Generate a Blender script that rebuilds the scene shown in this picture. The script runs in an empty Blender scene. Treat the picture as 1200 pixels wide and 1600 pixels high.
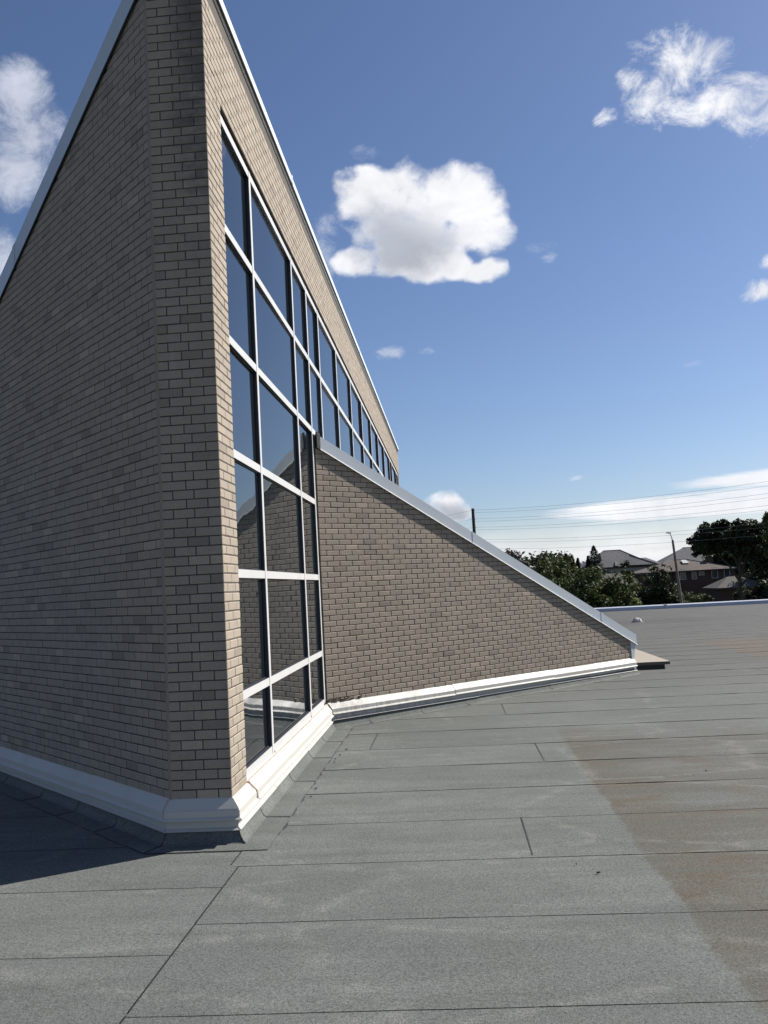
import bpy, bmesh, math, random
from mathutils import Vector, Matrix, noise as mnoise
random.seed(7)
R = math.radians
C = bpy.context.scene.collection
SC = bpy.context.scene

# ------------------------------------------------------------------ camera
H = 1.66
_f, _pi, _ro, _a = 1374.06, R(4.904), R(-3.0994), R(4.124)
fw = Vector((0, math.cos(_pi), math.sin(_pi))); up = Vector((0, -math.sin(_pi), math.cos(_pi))); rt = Vector((1, 0, 0))
rt, up = rt*math.cos(_ro)+up*math.sin(_ro), -rt*math.sin(_ro)+up*math.cos(_ro)
_Z = Matrix.Rotation(_a, 3, 'Z')
fw, up, rt = _Z@fw, _Z@up, _Z@rt
cd = bpy.data.cameras.new('camera'); cam = bpy.data.objects.new('camera', cd); C.objects.link(cam)
cam.matrix_world = Matrix(((rt.x, up.x, -fw.x, 0), (rt.y, up.y, -fw.y, 0), (rt.z, up.z, -fw.z, H), (0, 0, 0, 1)))
cd.sensor_fit = 'VERTICAL'; cd.sensor_height = 24.0; cd.lens = _f/1600*24.0
cd.clip_start = 0.05; cd.clip_end = 3000
SC.camera = cam

# ------------------------------------------------------------------ light
SUN_AZ, SUN_EL = 57.3, 37.0      # azimuth clockwise from +Y
EXPOSURE = 0.75
SKY_STRENGTH = 0.050
sd = bpy.data.lights.new('sun', 'SUN'); sun = bpy.data.objects.new('sun', sd); C.objects.link(sun)
sd.energy = 5.0; sd.angle = R(0.5); sd.color = (1.0, 0.95, 0.87)
_d = Vector((math.sin(R(SUN_AZ))*math.cos(R(SUN_EL)), math.cos(R(SUN_AZ))*math.cos(R(SUN_EL)), math.sin(R(SUN_EL))))
sun.rotation_euler = _d.to_track_quat('Z', 'Y').to_euler()
SC.view_settings.view_transform = 'Standard'; SC.view_settings.look = 'None'
SC.view_settings.gamma = 1; SC.view_settings.use_curve_mapping = False
SC.view_settings.exposure = EXPOSURE

class NT:
    """tiny helper for node trees"""
    def __init__(s, nt): s.nt = nt; s.N = nt.nodes; s.L = nt.links
    def n(s, t, **k):
        x = s.N.new(t)
        for a, b in k.items(): setattr(x, a, b)
        return x
    def put(s, sock, v):
        if hasattr(v, 'is_output'): s.L.new(v, sock)
        elif v is not None:
            sock.default_value = v
    def m(s, op, a, b=None, c=None, clamp=False):
        x = s.n('ShaderNodeMath', operation=op, use_clamp=clamp)
        s.put(x.inputs[0], a)
        if b is not None: s.put(x.inputs[1], b)
        if c is not None: s.put(x.inputs[2], c)
        return x.outputs[0]
    def v(s, op, a, b=None):
        x = s.n('ShaderNodeVectorMath', operation=op); s.put(x.inputs[0], a)
        if b is not None: s.put(x.inputs[1], b)
        return x.outputs['Value'] if op in ('DOT_PRODUCT', 'LENGTH') else x.outputs[0]
    def step(s, x, a, b, t0=0.0, t1=1.0):
        q = s.n('ShaderNodeMapRange', interpolation_type='SMOOTHSTEP'); s.put(q.inputs['Value'], x)
        q.inputs['From Min'].default_value = a; q.inputs['From Max'].default_value = b
        q.inputs['To Min'].default_value = t0; q.inputs['To Max'].default_value = t1
        return q.outputs[0]
    def mix(s, f, a, b, blend='MIX'):
        q = s.n('ShaderNodeMix', data_type='RGBA', blend_type=blend); q.clamp_factor = True
        s.put(q.inputs[0], f); s.put(q.inputs[6], a); s.put(q.inputs[7], b); return q.outputs[2]
    def noise(s, vec, scale, detail=3, rough=0.5, dist=0.0):
        q = s.n('ShaderNodeTexNoise'); s.put(q.inputs['Vector'], vec)
        q.inputs['Scale'].default_value = scale; q.inputs['Detail'].default_value = detail
        q.inputs['Roughness'].default_value = rough; q.inputs['Distortion'].default_value = dist
        return q.outputs['Fac']
    def sep(s, vec):
        q = s.n('ShaderNodeSeparateXYZ'); s.put(q.inputs[0], vec); return q.outputs

# ------------------------------------------------------------------ sky
world = bpy.data.worlds.new('World'); SC.world = world; world.use_nodes = True
w = NT(world.node_tree); w.N.clear()
sky = w.n('ShaderNodeTexSky', sky_type='NISHITA'); sky.sun_disc = False
sky.sun_elevation = R(SUN_EL); sky.sun_rotation = R(SUN_AZ)
sky.altitude = 200; sky.air_density = 1.0; sky.dust_density = 0.6; sky.ozone_density = 2.2
tc = w.n('ShaderNodeTexCoord'); D = w.v('NORMALIZE', tc.outputs['Generated'])
def dirv(az, el): return (math.sin(R(az))*math.cos(R(el)), math.cos(R(az))*math.cos(R(el)), math.sin(R(el)))
CL = [(-4.18,24.74,0.0385,0.0345,0), (-1.98,23.32,0.0638,0.0571,0), (0.82,23.32,0.0569,0.0502,0), (3.09,23.98,0.0331,0.0317,0), (2.86,22.01,0.0370,0.0269,0), (-1.04,21.17,0.0581,0.0307,0), (-5.14,20.90,0.0288,0.0178,0), (3.55,19.76,0.0259,0.0137,0), (1.55,20.32,0.0239,0.0150,0),
      (16.66,29.42,0.0460,0.0310,1), (15.71,27.90,0.0400,0.0260,1), (18.72,27.27,0.0520,0.0230,1), (21.40,26.21,0.0420,0.0310,1), (13.65,29.12,0.0177,0.0130,1), (18.55,29.27,0.0338,0.0197,1), (11.72,27.56,0.0146,0.0110,1), (20.18,16.35,0.0210,0.0111,1), (20.74,17.78,0.0085,0.0085,1),
      (-26.09,29.66,0.0311,0.0283,2), (-25.76,27.75,0.0377,0.0406,2), (-26.55,25.64,0.0323,0.0353,2), (-27.38,20.69,0.0213,0.0273,2),
      (6.99,20.83,0.0187,0.0080,3), (7.68,20.10,0.0094,0.0067,3), (-3.12,15.18,0.0185,0.0085,3), (-0.66,15.11,0.0113,0.0057,3), (15.69,12.66,0.0157,0.0046,3), (-4.11,27.11,0.0195,0.0091,3), (8.36,6.24,0.0098,0.0035,3), (-7.20,22.42,0.0203,0.0406,3),
      (-0.27,5.02,0.0276,0.0189,0), (-1.12,4.74,0.0218,0.0160,0), (0.54,4.64,0.0203,0.0130,0),
      (18.0,4.0,0.19,0.0150,4), (20.5,5.35,0.110,0.0095,4), (11.40,4.30,0.0757,0.0045,4)]
def blob(az, el, ra, re):
    c = dirv(az, el); e1 = (math.cos(R(az)), -math.sin(R(az)), 0)
    e2 = tuple(Vector(e1).cross(Vector(c)))
    q = w.v('SUBTRACT', D, c)
    a = w.m('DIVIDE', w.v('DOT_PRODUCT', q, e1), ra); b = w.m('DIVIDE', w.v('DOT_PRODUCT', q, e2), re)
    # also reject the far side of the sky
    r2 = w.m('ADD', w.m('MULTIPLY', a, a), w.m('MULTIPLY', b, b))
    return w.m('MULTIPLY', w.m('MAXIMUM', w.m('SUBTRACT', 1.0, r2), -3.0), 1.0), w.m('LESS_THAN', w.v('DOT_PRODUCT', D, c), 0.0)
groups = {}
for az, el, ra, re, k in CL:
    b, back = blob(az, el, ra*1.03, re*1.03)
    b = w.m('SUBTRACT', b, w.m('MULTIPLY', back, 10.0))
    groups[k] = b if k not in groups else w.m('SMOOTH_MAX', groups[k], b, 0.3)
DS = w.v('MULTIPLY', D, (1, 1, 1.25))
nA = w.noise(DS, 15, 9, 0.52, 0.15)
nB = w.noise(DS, 9, 6, 0.62, 0.8)
nC = w.noise(DS, 60, 6, 0.6, 0.2)
big = w.m('SUBTRACT', nA, 0.5); wsp = w.m('SUBTRACT', w.noise(DS, 19, 12, 0.70, 0.5), 0.5); bb = w.m('SUBTRACT', nB, 0.5)
dens0 = w.step(w.m('ADD', w.m('ADD', w.m('MINIMUM', w.m('MULTIPLY', groups[0], 1.45), 1.35), .12), w.m('ADD', w.m('MULTIPLY', big, 4.3), w.m('MULTIPLY', w.m('SUBTRACT', nC, .5), 1.2))), -0.05, 1.2)
dens1 = w.m('MULTIPLY', w.step(w.m('ADD', groups[1], w.m('MULTIPLY', wsp, 6.0)), -0.15, 1.7), 0.98)
dens2 = w.m('MULTIPLY', w.step(w.m('ADD', groups[2], w.m('MULTIPLY', w.m('ADD', wsp, bb), 2.6)), -0.1, 1.4), 0.85)
dens3 = w.m('MULTIPLY', w.step(w.m('ADD', groups[3], w.m('MULTIPLY', wsp, 8.0)), 0.1, 2.6), 0.50)
stretched = w.v('MULTIPLY', D, (5, 5, 55))
st = w.m('SUBTRACT', w.noise(stretched, 1.3, 6, 0.6, 0.5), 0.5)
dens4 = w.m('MULTIPLY', w.step(w.m('ADD', groups[4], w.m('MULTIPLY', st, 2.6)), -0.2, 0.8), 0.92)
sx, sy, sz = w.sep(D)
# pale bank of thin cloud low on the horizon, all the way round
bank = w.m('MULTIPLY', w.step(w.m('ADD', sz, w.m('MULTIPLY', st, 0.035)), 0.078, 0.02), w.step(st, -0.22, 0.12, 0.42, 0.88))
# scattered cumulus in the rest of the sky
view_dot = w.v('DOT_PRODUCT', D, tuple(fw))
other = w.m('MULTIPLY', w.step(w.m('ADD', w.noise(DS, 3.1, 8, 0.55, 0.4), w.m('MULTIPLY', big, 0.25)), 0.59, 0.69), w.step(view_dot, 0.74, 0.66))
other = w.m('MULTIPLY', other, w.step(sz, 0.02, 0.15))
dens = dens0
for q in (dens1, dens2, dens3, dens4, bank, other): dens = w.m('MAXIMUM', dens, q)
# grey undersides of the thick cumulus: thickness and height within the cloud
c1 = dirv(-0.9, 22.6)
hgt = w.v('DOT_PRODUCT', w.v('SUBTRACT', D, c1), (0.45, 0.0, 0.95))
big0, _b0 = blob(-1.6, 21.9, .088, .055); low0, _b1 = blob(-.3, 4.4, .04, .02)
thick = w.step(w.m('ADD', w.m('MAXIMUM', big0, low0), w.m('MULTIPLY', w.m('SUBTRACT', w.noise(DS, 13, 6, .55, .2), .5), 2.4)), 0.05, 1.0)
shade = w.m('MULTIPLY', w.m('MULTIPLY', thick, dens0), w.step(hgt, 0.050, -0.018))
ccol = w.mix(shade, (0.93, 0.94, 0.98, 1), (0.47, 0.50, 0.57, 1))
ccol = w.mix(w.m('MULTIPLY', dens2, 0.9), ccol, (0.62, 0.66, 0.80, 1))
cvar = w.step(nB, 0.3, 0.7, 0.88, 1.06)
ccol = w.mix(1.0, ccol, w.n('ShaderNodeCombineColor').outputs[0], 'MULTIPLY') if False else ccol
tint = w.mix(1.0, sky.outputs[0], (1.00, 1.05, 1.22, 1), 'MULTIPLY')
bg1 = w.n('ShaderNodeBackground'); w.put(bg1.inputs[0], tint); bg1.inputs[1].default_value = SKY_STRENGTH
bg2 = w.n('ShaderNodeBackground'); w.put(bg2.inputs[0], ccol); w.put(bg2.inputs[1], w.m('MULTIPLY', cvar, 0.62))
ms = w.n('ShaderNodeMixShader'); w.put(ms.inputs[0], dens); w.L.new(bg1.outputs[0], ms.inputs[1]); w.L.new(bg2.outputs[0], ms.inputs[2])
wo = w.n('ShaderNodeOutputWorld'); w.L.new(ms.outputs[0], wo.inputs[0])

# ------------------------------------------------------------------ materials
def mat(name, col=(0.5, 0.5, 0.5), rough=0.7, metal=0.0, spec=0.5):
    m = bpy.data.materials.new(name); m.use_nodes = True
    t = NT(m.node_tree); b = t.N['Principled BSDF']
    b.inputs['Base Color'].default_value = (*col, 1); b.inputs['Roughness'].default_value = rough
    b.inputs['Metallic'].default_value = metal; b.inputs['Specular IOR Level'].default_value = spec
    m.diffuse_color = (*col, 1)
    return m, t, b
def pos(t): return t.n('ShaderNodeNewGeometry').outputs['Position']
def bump(t, b, h, dist, strength=1.0):
    q = t.n('ShaderNodeBump'); t.put(q.inputs['Height'], h); q.inputs['Distance'].default_value = dist; q.inputs['Strength'].default_value = strength
    t.L.new(q.outputs[0], b.inputs['Normal'])

# brick: tone comes per brick (face attribute on the joined part, object colour on the single ones)
M_brick, t, b = mat('brick_clay', (.4, .36, .31), 0.88)
oi = t.n('ShaderNodeObjectInfo'); at = t.n('ShaderNodeAttribute', attribute_name='tone')
tone = t.m('ADD', t.sep(oi.outputs['Color'])[0], at.outputs['Fac'])
cr = t.n('ShaderNodeValToRGB'); t.put(cr.inputs[0], tone)
els = cr.color_ramp.elements; els[0].position = 0.0; els[0].color = (0.226, 0.194, 0.164, 1); els[1].position = 1.0; els[1].color = (0.401, 0.345, 0.282, 1)
for p, c in ((.12, (0.254, 0.219, 0.184)), (.3, (0.296, 0.259, 0.218)), (.55, (0.322, 0.280, 0.235)), (.8, (0.345, 0.299, 0.249))):
    e = els.new(p); e.color = (*c, 1)
P = pos(t); n1 = t.noise(P, 190, 4, 0.65); n2 = t.noise(P, 3.0, 5, 0.6); n3 = t.noise(P, 40, 4, 0.6)
col = t.mix(t.step(n1, .35, .7), cr.outputs[0], t.mix(1.0, cr.outputs[0], (.72, .72, .73, 1), 'MULTIPLY'))
col = t.mix(t.step(n2, .40, .72, 0, .22), col, t.mix(1.0, col, (.66, .68, .68, 1), 'MULTIPLY'))
col = t.mix(t.step(n3, .55, .75, 0, .35), col, t.mix(1.0, col, (1.25, 1.22, 1.18, 1), 'MULTIPLY'))
col = t.mix(1.0, col, (1.02, .985, .925, 1), 'MULTIPLY')
runs = t.noise(t.v('MULTIPLY', P, (5, 5, .45)), 1.0, 5, .65)
col = t.mix(t.step(runs, .52, .72, 0, .20), col, t.mix(1.0, col, (.62, .62, .62, 1), 'MULTIPLY'))
col = t.mix(t.step(runs, .42, .28, 0, .14), col, (.42, .40, .37, 1))
# soot and lichen on the narrow shaded end, thickest near the top
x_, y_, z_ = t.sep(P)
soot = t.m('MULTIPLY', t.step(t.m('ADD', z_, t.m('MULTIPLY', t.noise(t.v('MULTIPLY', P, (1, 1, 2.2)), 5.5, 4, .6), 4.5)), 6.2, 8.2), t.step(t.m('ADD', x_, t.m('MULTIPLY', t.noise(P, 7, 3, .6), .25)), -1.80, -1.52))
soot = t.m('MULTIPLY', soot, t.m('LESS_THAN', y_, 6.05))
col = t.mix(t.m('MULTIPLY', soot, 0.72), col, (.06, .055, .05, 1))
t.put(b.inputs['Base Color'], col)
bump(t, b, t.m('ADD', n1, t.m('MULTIPLY', n3, 1.5)), 0.0018, 0.9)
M_arris = M_brick.copy(); M_arris.name = 'brick_arris_lighter'   # lighter copy of the brick colour for the edges of each brick
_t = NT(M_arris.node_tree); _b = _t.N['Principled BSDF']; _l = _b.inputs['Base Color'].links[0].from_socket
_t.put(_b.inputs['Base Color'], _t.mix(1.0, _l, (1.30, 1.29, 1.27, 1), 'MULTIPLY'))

M_mortar, t, b = mat('mortar', (.19, .165, .14), 0.95)
P = pos(t); n1 = t.noise(P, 120, 4, .6); n2 = t.noise(P, 2.0, 4, .6)
t.put(b.inputs['Base Color'], t.mix(t.step(n1, .3, .7), (.050, .043, .037, 1), (.092, .078, .066, 1)))
bump(t, b, n1, .004)

def metal_paint(name, col, rough=.42, dirt=.0, streak=False, spec=.5, oil=0.0):
    m, t, b = mat(name, col, rough, 0.0, .3)
    P = pos(t); n1 = t.noise(P, 2.3, 5, .6, .4); n2 = t.noise(P, 45, 4, .6)
    c = t.mix(t.step(n1, .35, .75, 0, dirt), (*col, 1), tuple(x*y for x, y in zip(col, (.70, .67, .60)))+(1,))
    c = t.mix(t.step(n2, .62, .74, 0, dirt*.8), c, (.30, .27, .23, 1))
    if streak:
        x_, y_, z_ = t.sep(P)
        lo = t.noise(t.v('MULTIPLY', P, (22, 22, 1.3)), 1.0, 4, .7)
        near = t.step(t.m('ADD', x_, t.m('MULTIPLY', n1, .8)), 1.6, -1.2)
        onS = t.m('GREATER_THAN', y_, 10.55)
        f = t.m('MULTIPLY', t.m('MULTIPLY', t.step(lo, .42, .60), near), onS)
        c = t.mix(t.m('MULTIPLY', f, .75), c, (.28, .28, .27, 1))
    t.put(b.inputs['Base Color'], c)
    t.put(b.inputs['Roughness'], t.step(n1, .3, .7, rough-.07, rough+.12))
    if oil: bump(t, b, t.noise(P, 1.1, 2, .4), oil)
    return m
M_white = metal_paint('white_flashing', (.45, .438, .41), .5, .17, True)
M_frame = metal_paint('white_frame', (.48, .48, .475), .42, .05)
M_rake = metal_paint('grey_blue_coping', (.46, .50, .54), .36, .12, oil=.01)
M_lip = metal_paint('pale_drip_edge', (.72, .72, .71), .4, .05)
M_top = metal_paint('pale_blue_coping', (.60, .64, .66), .4, .08)
M_edge = metal_paint('roof_edge_metal', (.42, .45, .50), .38, .12)
M_dark, t, b = mat('dark_gasket_and_shade', (.014, .016, .022), .45)  # gaskets, plus the strips that paint shade under coping and lintel
M_side, t, b = mat('dark_side', (.028, .034, .050), .35)  # flat dark colour for frame sides and the left coping's lip
M_seal, t, b = mat('orange_sealant', (.50, .30, .18), .8)
P = pos(t); t.put(b.inputs['Base Color'], t.mix(t.step(t.noise(P, 9, 4, .6), .35, .7), (.30, .19, .115, 1), (.40, .32, .24, 1)))
M_mastic, t, b = mat('mastic', (.42, .33, .27), .85)
M_tan, t, b = mat('tan_cap', (.42, .34, .27), .8)
P = pos(t); t.put(b.inputs['Base Color'], t.mix(t.noise(P, 6, 4, .6), (.25, .215, .175, 1), (.32, .275, .225, 1)))
M_tanside, t, b = mat('brown_cap_edge', (.11, .10, .085), .8)

# glass: dark tinted, mirror-like at this grazing angle, each pane slightly warped
M_glass, t, b = mat('tinted_glass', (.006, .009, .012), 0.015)
b.inputs['IOR'].default_value = 1.85; b.inputs['Specular Tint'].default_value = (.72, .88, 1.0, 1)
P = pos(t); oi = t.n('ShaderNodeObjectInfo')
wv = t.noise(t.v('ADD', P, t.v('MULTIPLY', oi.outputs['Location'], (7, 3, 5))), 1.5, 2, .35)
bump(t, b, wv, .0028, 1.0)

# granulated cap sheet
def membrane(name, stain=True):
    m, t, b = mat(name, (.2, .21, .2), .93)
    P = pos(t); x_, y_, z_ = t.sep(P)
    g1 = t.noise(P, 170, 2, .75); g2 = t.noise(P, 62, 3, .75); n1 = t.noise(P, .55, 5, .6, .3)
    n2 = t.noise(t.v('MULTIPLY', P, (.7, 2.6, 1)), 1.0, 5, .62, .6); n3 = t.noise(P, 6, 4, .6)
    base = t.mix(t.step(n1, .3, .7), (.096, .105, .099, 1), (.127, .136, .128, 1))
    oi = t.n('ShaderNodeObjectInfo')
    base = t.mix(t.step(oi.outputs['Random'], 0, 1, 0, .30), base, t.mix(1., base, (.84, .84, .84, 1), 'MULTIPLY'))
    base = t.mix(t.step(n2, .42, .72, 0, .40), base, (.072, .076, .072, 1))
    base = t.mix(t.step(n2, .46, .26, 0, .30), base, (.162, .167, .158, 1))
    n5 = t.noise(t.v('MULTIPLY', P, (.30, 7.5, 1)), 1.0, 5, .62, .25)
    base = t.mix(t.step(n5, .53, .70, 0, .34), base, (.066, .068, .064, 1))
    base = t.mix(t.step(n5, .44, .30, 0, .22), base, (.165, .172, .163, 1))
    n6 = t.noise(t.v('MULTIPLY', P, (1.3, 1.9, 1)), 1.0, 6, .7, 1.2)
    base = t.mix(t.step(n6, .50, .64, 0, .26), base, (.084, .083, .074, 1))
    if stain:
        wob = t.m('MULTIPLY', t.m('SUBTRACT', t.noise(P, 1.6, 6, .6), .5), .16)
        xs = t.m('ADD', x_, wob)
        f = t.m('MULTIPLY', t.step(t.m('ADD', xs, t.m('MULTIPLY', t.m('SUBTRACT', t.noise(P, 25, 4, .7), .5), .08)), 1.025, 1.065), t.step(t.m('ADD', y_, t.m('MULTIPLY', n1, 2.0)), 11.6, 9.6))
        f = t.m('MULTIPLY', f, t.step(y_, 3.45, 3.75))
        fall = t.step(xs, 1.0, 5.5, 1.0, .30)
        # rust gathers on the lower half of each sheet
        saw = t.m('FRACT', t.m('DIVIDE', t.m('ADD', y_, t.m('MULTIPLY', n1, .5)), .955))
        band = t.step(saw, .15, .85, .38, 1.0)
        edge = t.m('MULTIPLY', t.step(xs, 1.75, 1.05, 0, .95), t.step(t.noise(t.v('MULTIPLY', P, (1, 1.6, 1)), 1.7, 5, .65), .34, .62, .15, 1.0))
        f1 = t.m('MULTIPLY', f, t.m('ADD', t.m('MULTIPLY', t.m('MULTIPLY', band, fall), t.step(t.m('ADD', n6, t.m('MULTIPLY', n5, .5)), .58, .86, 0, .95)), edge), clamp=True)
        f1 = t.m('MULTIPLY', f1, t.step(n2, .62, .30, .40, 1.05))
        base = t.mix(t.m('MULTIPLY', f1, 1.0), base, (.080, .060, .038, 1))
        # dull damp film over the whole puddle area
        base = t.mix(t.m('MULTIPLY', f, t.m('MULTIPLY', t.step(t.m('ADD', n2, t.m('MULTIPLY', n5, .5)), .60, .92, .28, .95), t.step(xs, 7.5, 2.5, .45, 1.0))), base, (.077, .074, .063, 1))
        # pale dried water lines
        vd = t.n('ShaderNodeTexVoronoi', feature='DISTANCE_TO_EDGE'); t.put(vd.inputs['Vector'], t.v('ADD', t.v('MULTIPLY', P, (.38, .9, 1)), t.v('MULTIPLY', t.n('ShaderNodeCombineXYZ').outputs[0], (1, 1, 1)))); vd.inputs['Scale'].default_value = 1.0
        ln = t.m('MULTIPLY', t.step(vd.outputs['Distance'], .035, .0), t.step(n3, .40, .62))
        base = t.mix(t.m('MULTIPLY', ln, .45), base, (.18, .175, .16, 1))
        far = t.step(t.m('ADD', y_, t.m('MULTIPLY', n1, 5)), 12, 21, 0, .92)
        base = t.mix(far, base, t.mix(t.step(n2, .35, .6), (.058, .057, .055, 1), (.080, .079, .076, 1)))
        # second rust line further off
        f2 = t.m('MULTIPLY', t.step(t.m('ADD', x_, wob), 5.6, 5.72), t.m('MULTIPLY', t.step(y_, 15.2, 16.8), t.step(y_, 22.5, 20.5)))
        f2 = t.m('MULTIPLY', f2, t.step(x_, 9, 5.6, .25, 1))
        base = t.mix(t.m('MULTIPLY', f2, .5), base, (.100, .068, .040, 1))
        # dark silt low area by the roof drain, and general darkening further out
        dd = t.v('LENGTH', t.v('MULTIPLY', t.v('SUBTRACT', P, (6.3, 31.2, 0)), (.22, .5, 0)))
        base = t.mix(t.step(dd, 1.3, .1, 0, .55), base, (.045, .044, .040, 1))
    gr = t.m('ADD', t.m('MULTIPLY', t.m('SUBTRACT', g1, .5), 2.3), t.m('MULTIPLY', t.m('SUBTRACT', g2, .5), 1.3))
    gv = t.m('ADD', 1.0, t.m('MULTIPLY', gr, 1.15))
    gv = t.m('MAXIMUM', gv, .12)
    cc = t.n('ShaderNodeCombineXYZ'); 
    for i in range(3): t.put(cc.inputs[i], gv)
    t.put(b.inputs['Base Color'], t.mix(1.0, base, cc.outputs[0], 'MULTIPLY'))
    b.inputs['Specular IOR Level'].default_value = .3
    bump(t, b, t.m('ADD', g1, g2), .0022, .8)
    return m
M_cap = membrane('granulated_cap_sheet')
M_base_ply = membrane('granulated_base_ply', False)
_t = NT(M_base_ply.node_tree)
M_bit, t, b = mat('bitumen', (.016, .016, .017), .55)
P = pos(t); bump(t, b, t.noise(P, 60, 3, .6), .006)

def plain(name, c1, c2, scale=3, rough=.85, bumpd=0.0):
    m, t, b = mat(name, c1, rough); P = pos(t)
    n = t.noise(P, scale, 5, .65); t.put(b.inputs['Base Color'], t.mix(t.step(n, .3, .7), (*c1, 1), (*c2, 1)))
    if bumpd: bump(t, b, n, bumpd)
    return m
M_ground = plain('lawn_and_earth', (.045, .06, .025), (.09, .085, .05), .12)
M_road = plain('asphalt', (.045, .045, .047), (.06, .06, .06), .5)
M_core = plain('roof_core', (.25, .25, .26), (.2, .2, .2))
def shingle(name, c1, c2):
    m, t, b = mat(name, c1, .9); P = pos(t); x_, y_, z_ = t.sep(P)
    n = t.noise(P, 1.6, 5, .7); n2 = t.noise(P, .35, 3, .5)
    course = t.step(t.m('FRACT', t.m('MULTIPLY', z_, 6.5)), .0, .25, .55, 1.0)
    c = t.mix(t.step(n, .3, .7), (*c1, 1), (*c2, 1)); c = t.mix(t.step(n2, .4, .7, 0, .4), c, tuple(x*.7 for x in c1)+(1,))
    cc = t.n('ShaderNodeCombineXYZ')
    for i in range(3): t.put(cc.inputs[i], course)
    t.put(b.inputs['Base Color'], t.mix(1, c, cc.outputs[0], 'MULTIPLY')); bump(t, b, n, .05)
    return m
M_sh_grey = shingle('grey_shingles', (.075, .075, .083), (.115, .113, .12))
M_sh_brown = shingle('brown_shingles', (.066, .045, .036), (.10, .072, .060))
M_sh_dull = shingle('dull_shingles', (.05, .045, .042), (.078, .069, .063))
M_hbrick = plain('dark_red_brick', (.052, .030, .021), (.075, .045, .032), 5)
M_stucco = plain('pale_siding', (.25, .25, .25), (.30, .30, .30), 2)
M_hwin, t, b = mat('house_window_glass', (.05, .06, .075), .12)
M_trimw = plain('white_trim', (.40, .40, .39), (.48, .48, .47), 3)
M_pole_wood = plain('weathered_pole', (.10, .085, .07), (.16, .145, .125), 2)
M_pole_dark = plain('dark_pole', (.022, .021, .020), (.04, .037, .034), 2)
M_cable, t, b = mat('cable', (.20, .20, .21), .5)
M_bark = plain('bark', (.035, .028, .02), (.06, .048, .035), 3)
M_carp, t, b = mat('car_paint', (.025, .035, .060), .25, .3)
M_carg, t, b = mat('car_glass', (.22, .28, .34), .08)
M_tyre, t, b = mat('tyre', (.015, .015, .015), .9)
M_chrome, t, b = mat('lamp_metal', (.6, .6, .62), .3, .6)
def leaf(name, c1, c2):
    m, t, b = mat(name, c1, .65); P = pos(t)
    at = t.n('ShaderNodeAttribute', attribute_name='tone')
    n = t.noise(P, .9, 3, .6)
    f = t.m('ADD', t.m('MULTIPLY', at.outputs['Fac'], .65), t.m('MULTIPLY', n, .45), clamp=True)
    t.put(b.inputs['Base Color'], t.mix(f, (*c1, 1), (*c2, 1)))
    b.inputs['Specular IOR Level'].default_value = .25
    b.inputs['Subsurface Weight'].default_value = 0
    tr = t.n('ShaderNodeBsdfTranslucent'); t.put(tr.inputs[0], (*[x*1.3 for x in c2], 1))
    mx = t.n('ShaderNodeMixShader'); mx.inputs[0].default_value = .15
    o = t.N['Material Output']; t.L.new(b.outputs[0], mx.inputs[1]); t.L.new(tr.outputs[0], mx.inputs[2]); t.L.new(mx.outputs[0], o.inputs[0])
    return m
L_mid = leaf('leaf_mid_green', (.014, .024, .007), (.058, .080, .020))
L_dark = leaf('leaf_dark_green', (.007, .013, .006), (.030, .042, .015))
L_red = leaf('leaf_dark_red', (.009, .008, .007), (.030, .023, .018))
L_con = leaf('needle_dark', (.006, .012, .009), (.022, .034, .022))
L_yel = leaf('leaf_yellow_green', (.045, .065, .012), (.14, .17, .035))
L_warm = leaf('leaf_olive', (.018, .024, .008), (.066, .078, .024))

# ------------------------------------------------------------------ object helpers
def mesh(name, verts, faces, mats, fm=None, smooth=False):
    me = bpy.data.meshes.new(name); me.from_pydata(verts, [], faces)
    for m_ in (mats if isinstance(mats, (list, tuple)) else [mats]): me.materials.append(m_)
    if fm: me.polygons.foreach_set('material_index', fm)
    if smooth: me.polygons.foreach_set('use_smooth', [True]*len(faces))
    me.update(); return me
def link(name, me, parent=None, loc=None):
    o = bpy.data.objects.new(name, me); C.objects.link(o)
    if parent is not None: o.parent = parent
    if loc is not None: o.location = loc
    return o
def tag(o, label=None, cat=None, group=None, kind=None):
    if label: o['label'] = label
    if cat: o['category'] = cat
    if group: o['group'] = group
    if kind: o['kind'] = kind
    return o
def empty(name, label, cat, loc=(0, 0, 0), rz=0, group=None):
    o = bpy.data.objects.new(name, None); o.empty_display_size = .3; C.objects.link(o); o.location = loc; o.rotation_euler = (0, 0, rz)
    return tag(o, label, cat, group)
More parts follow.
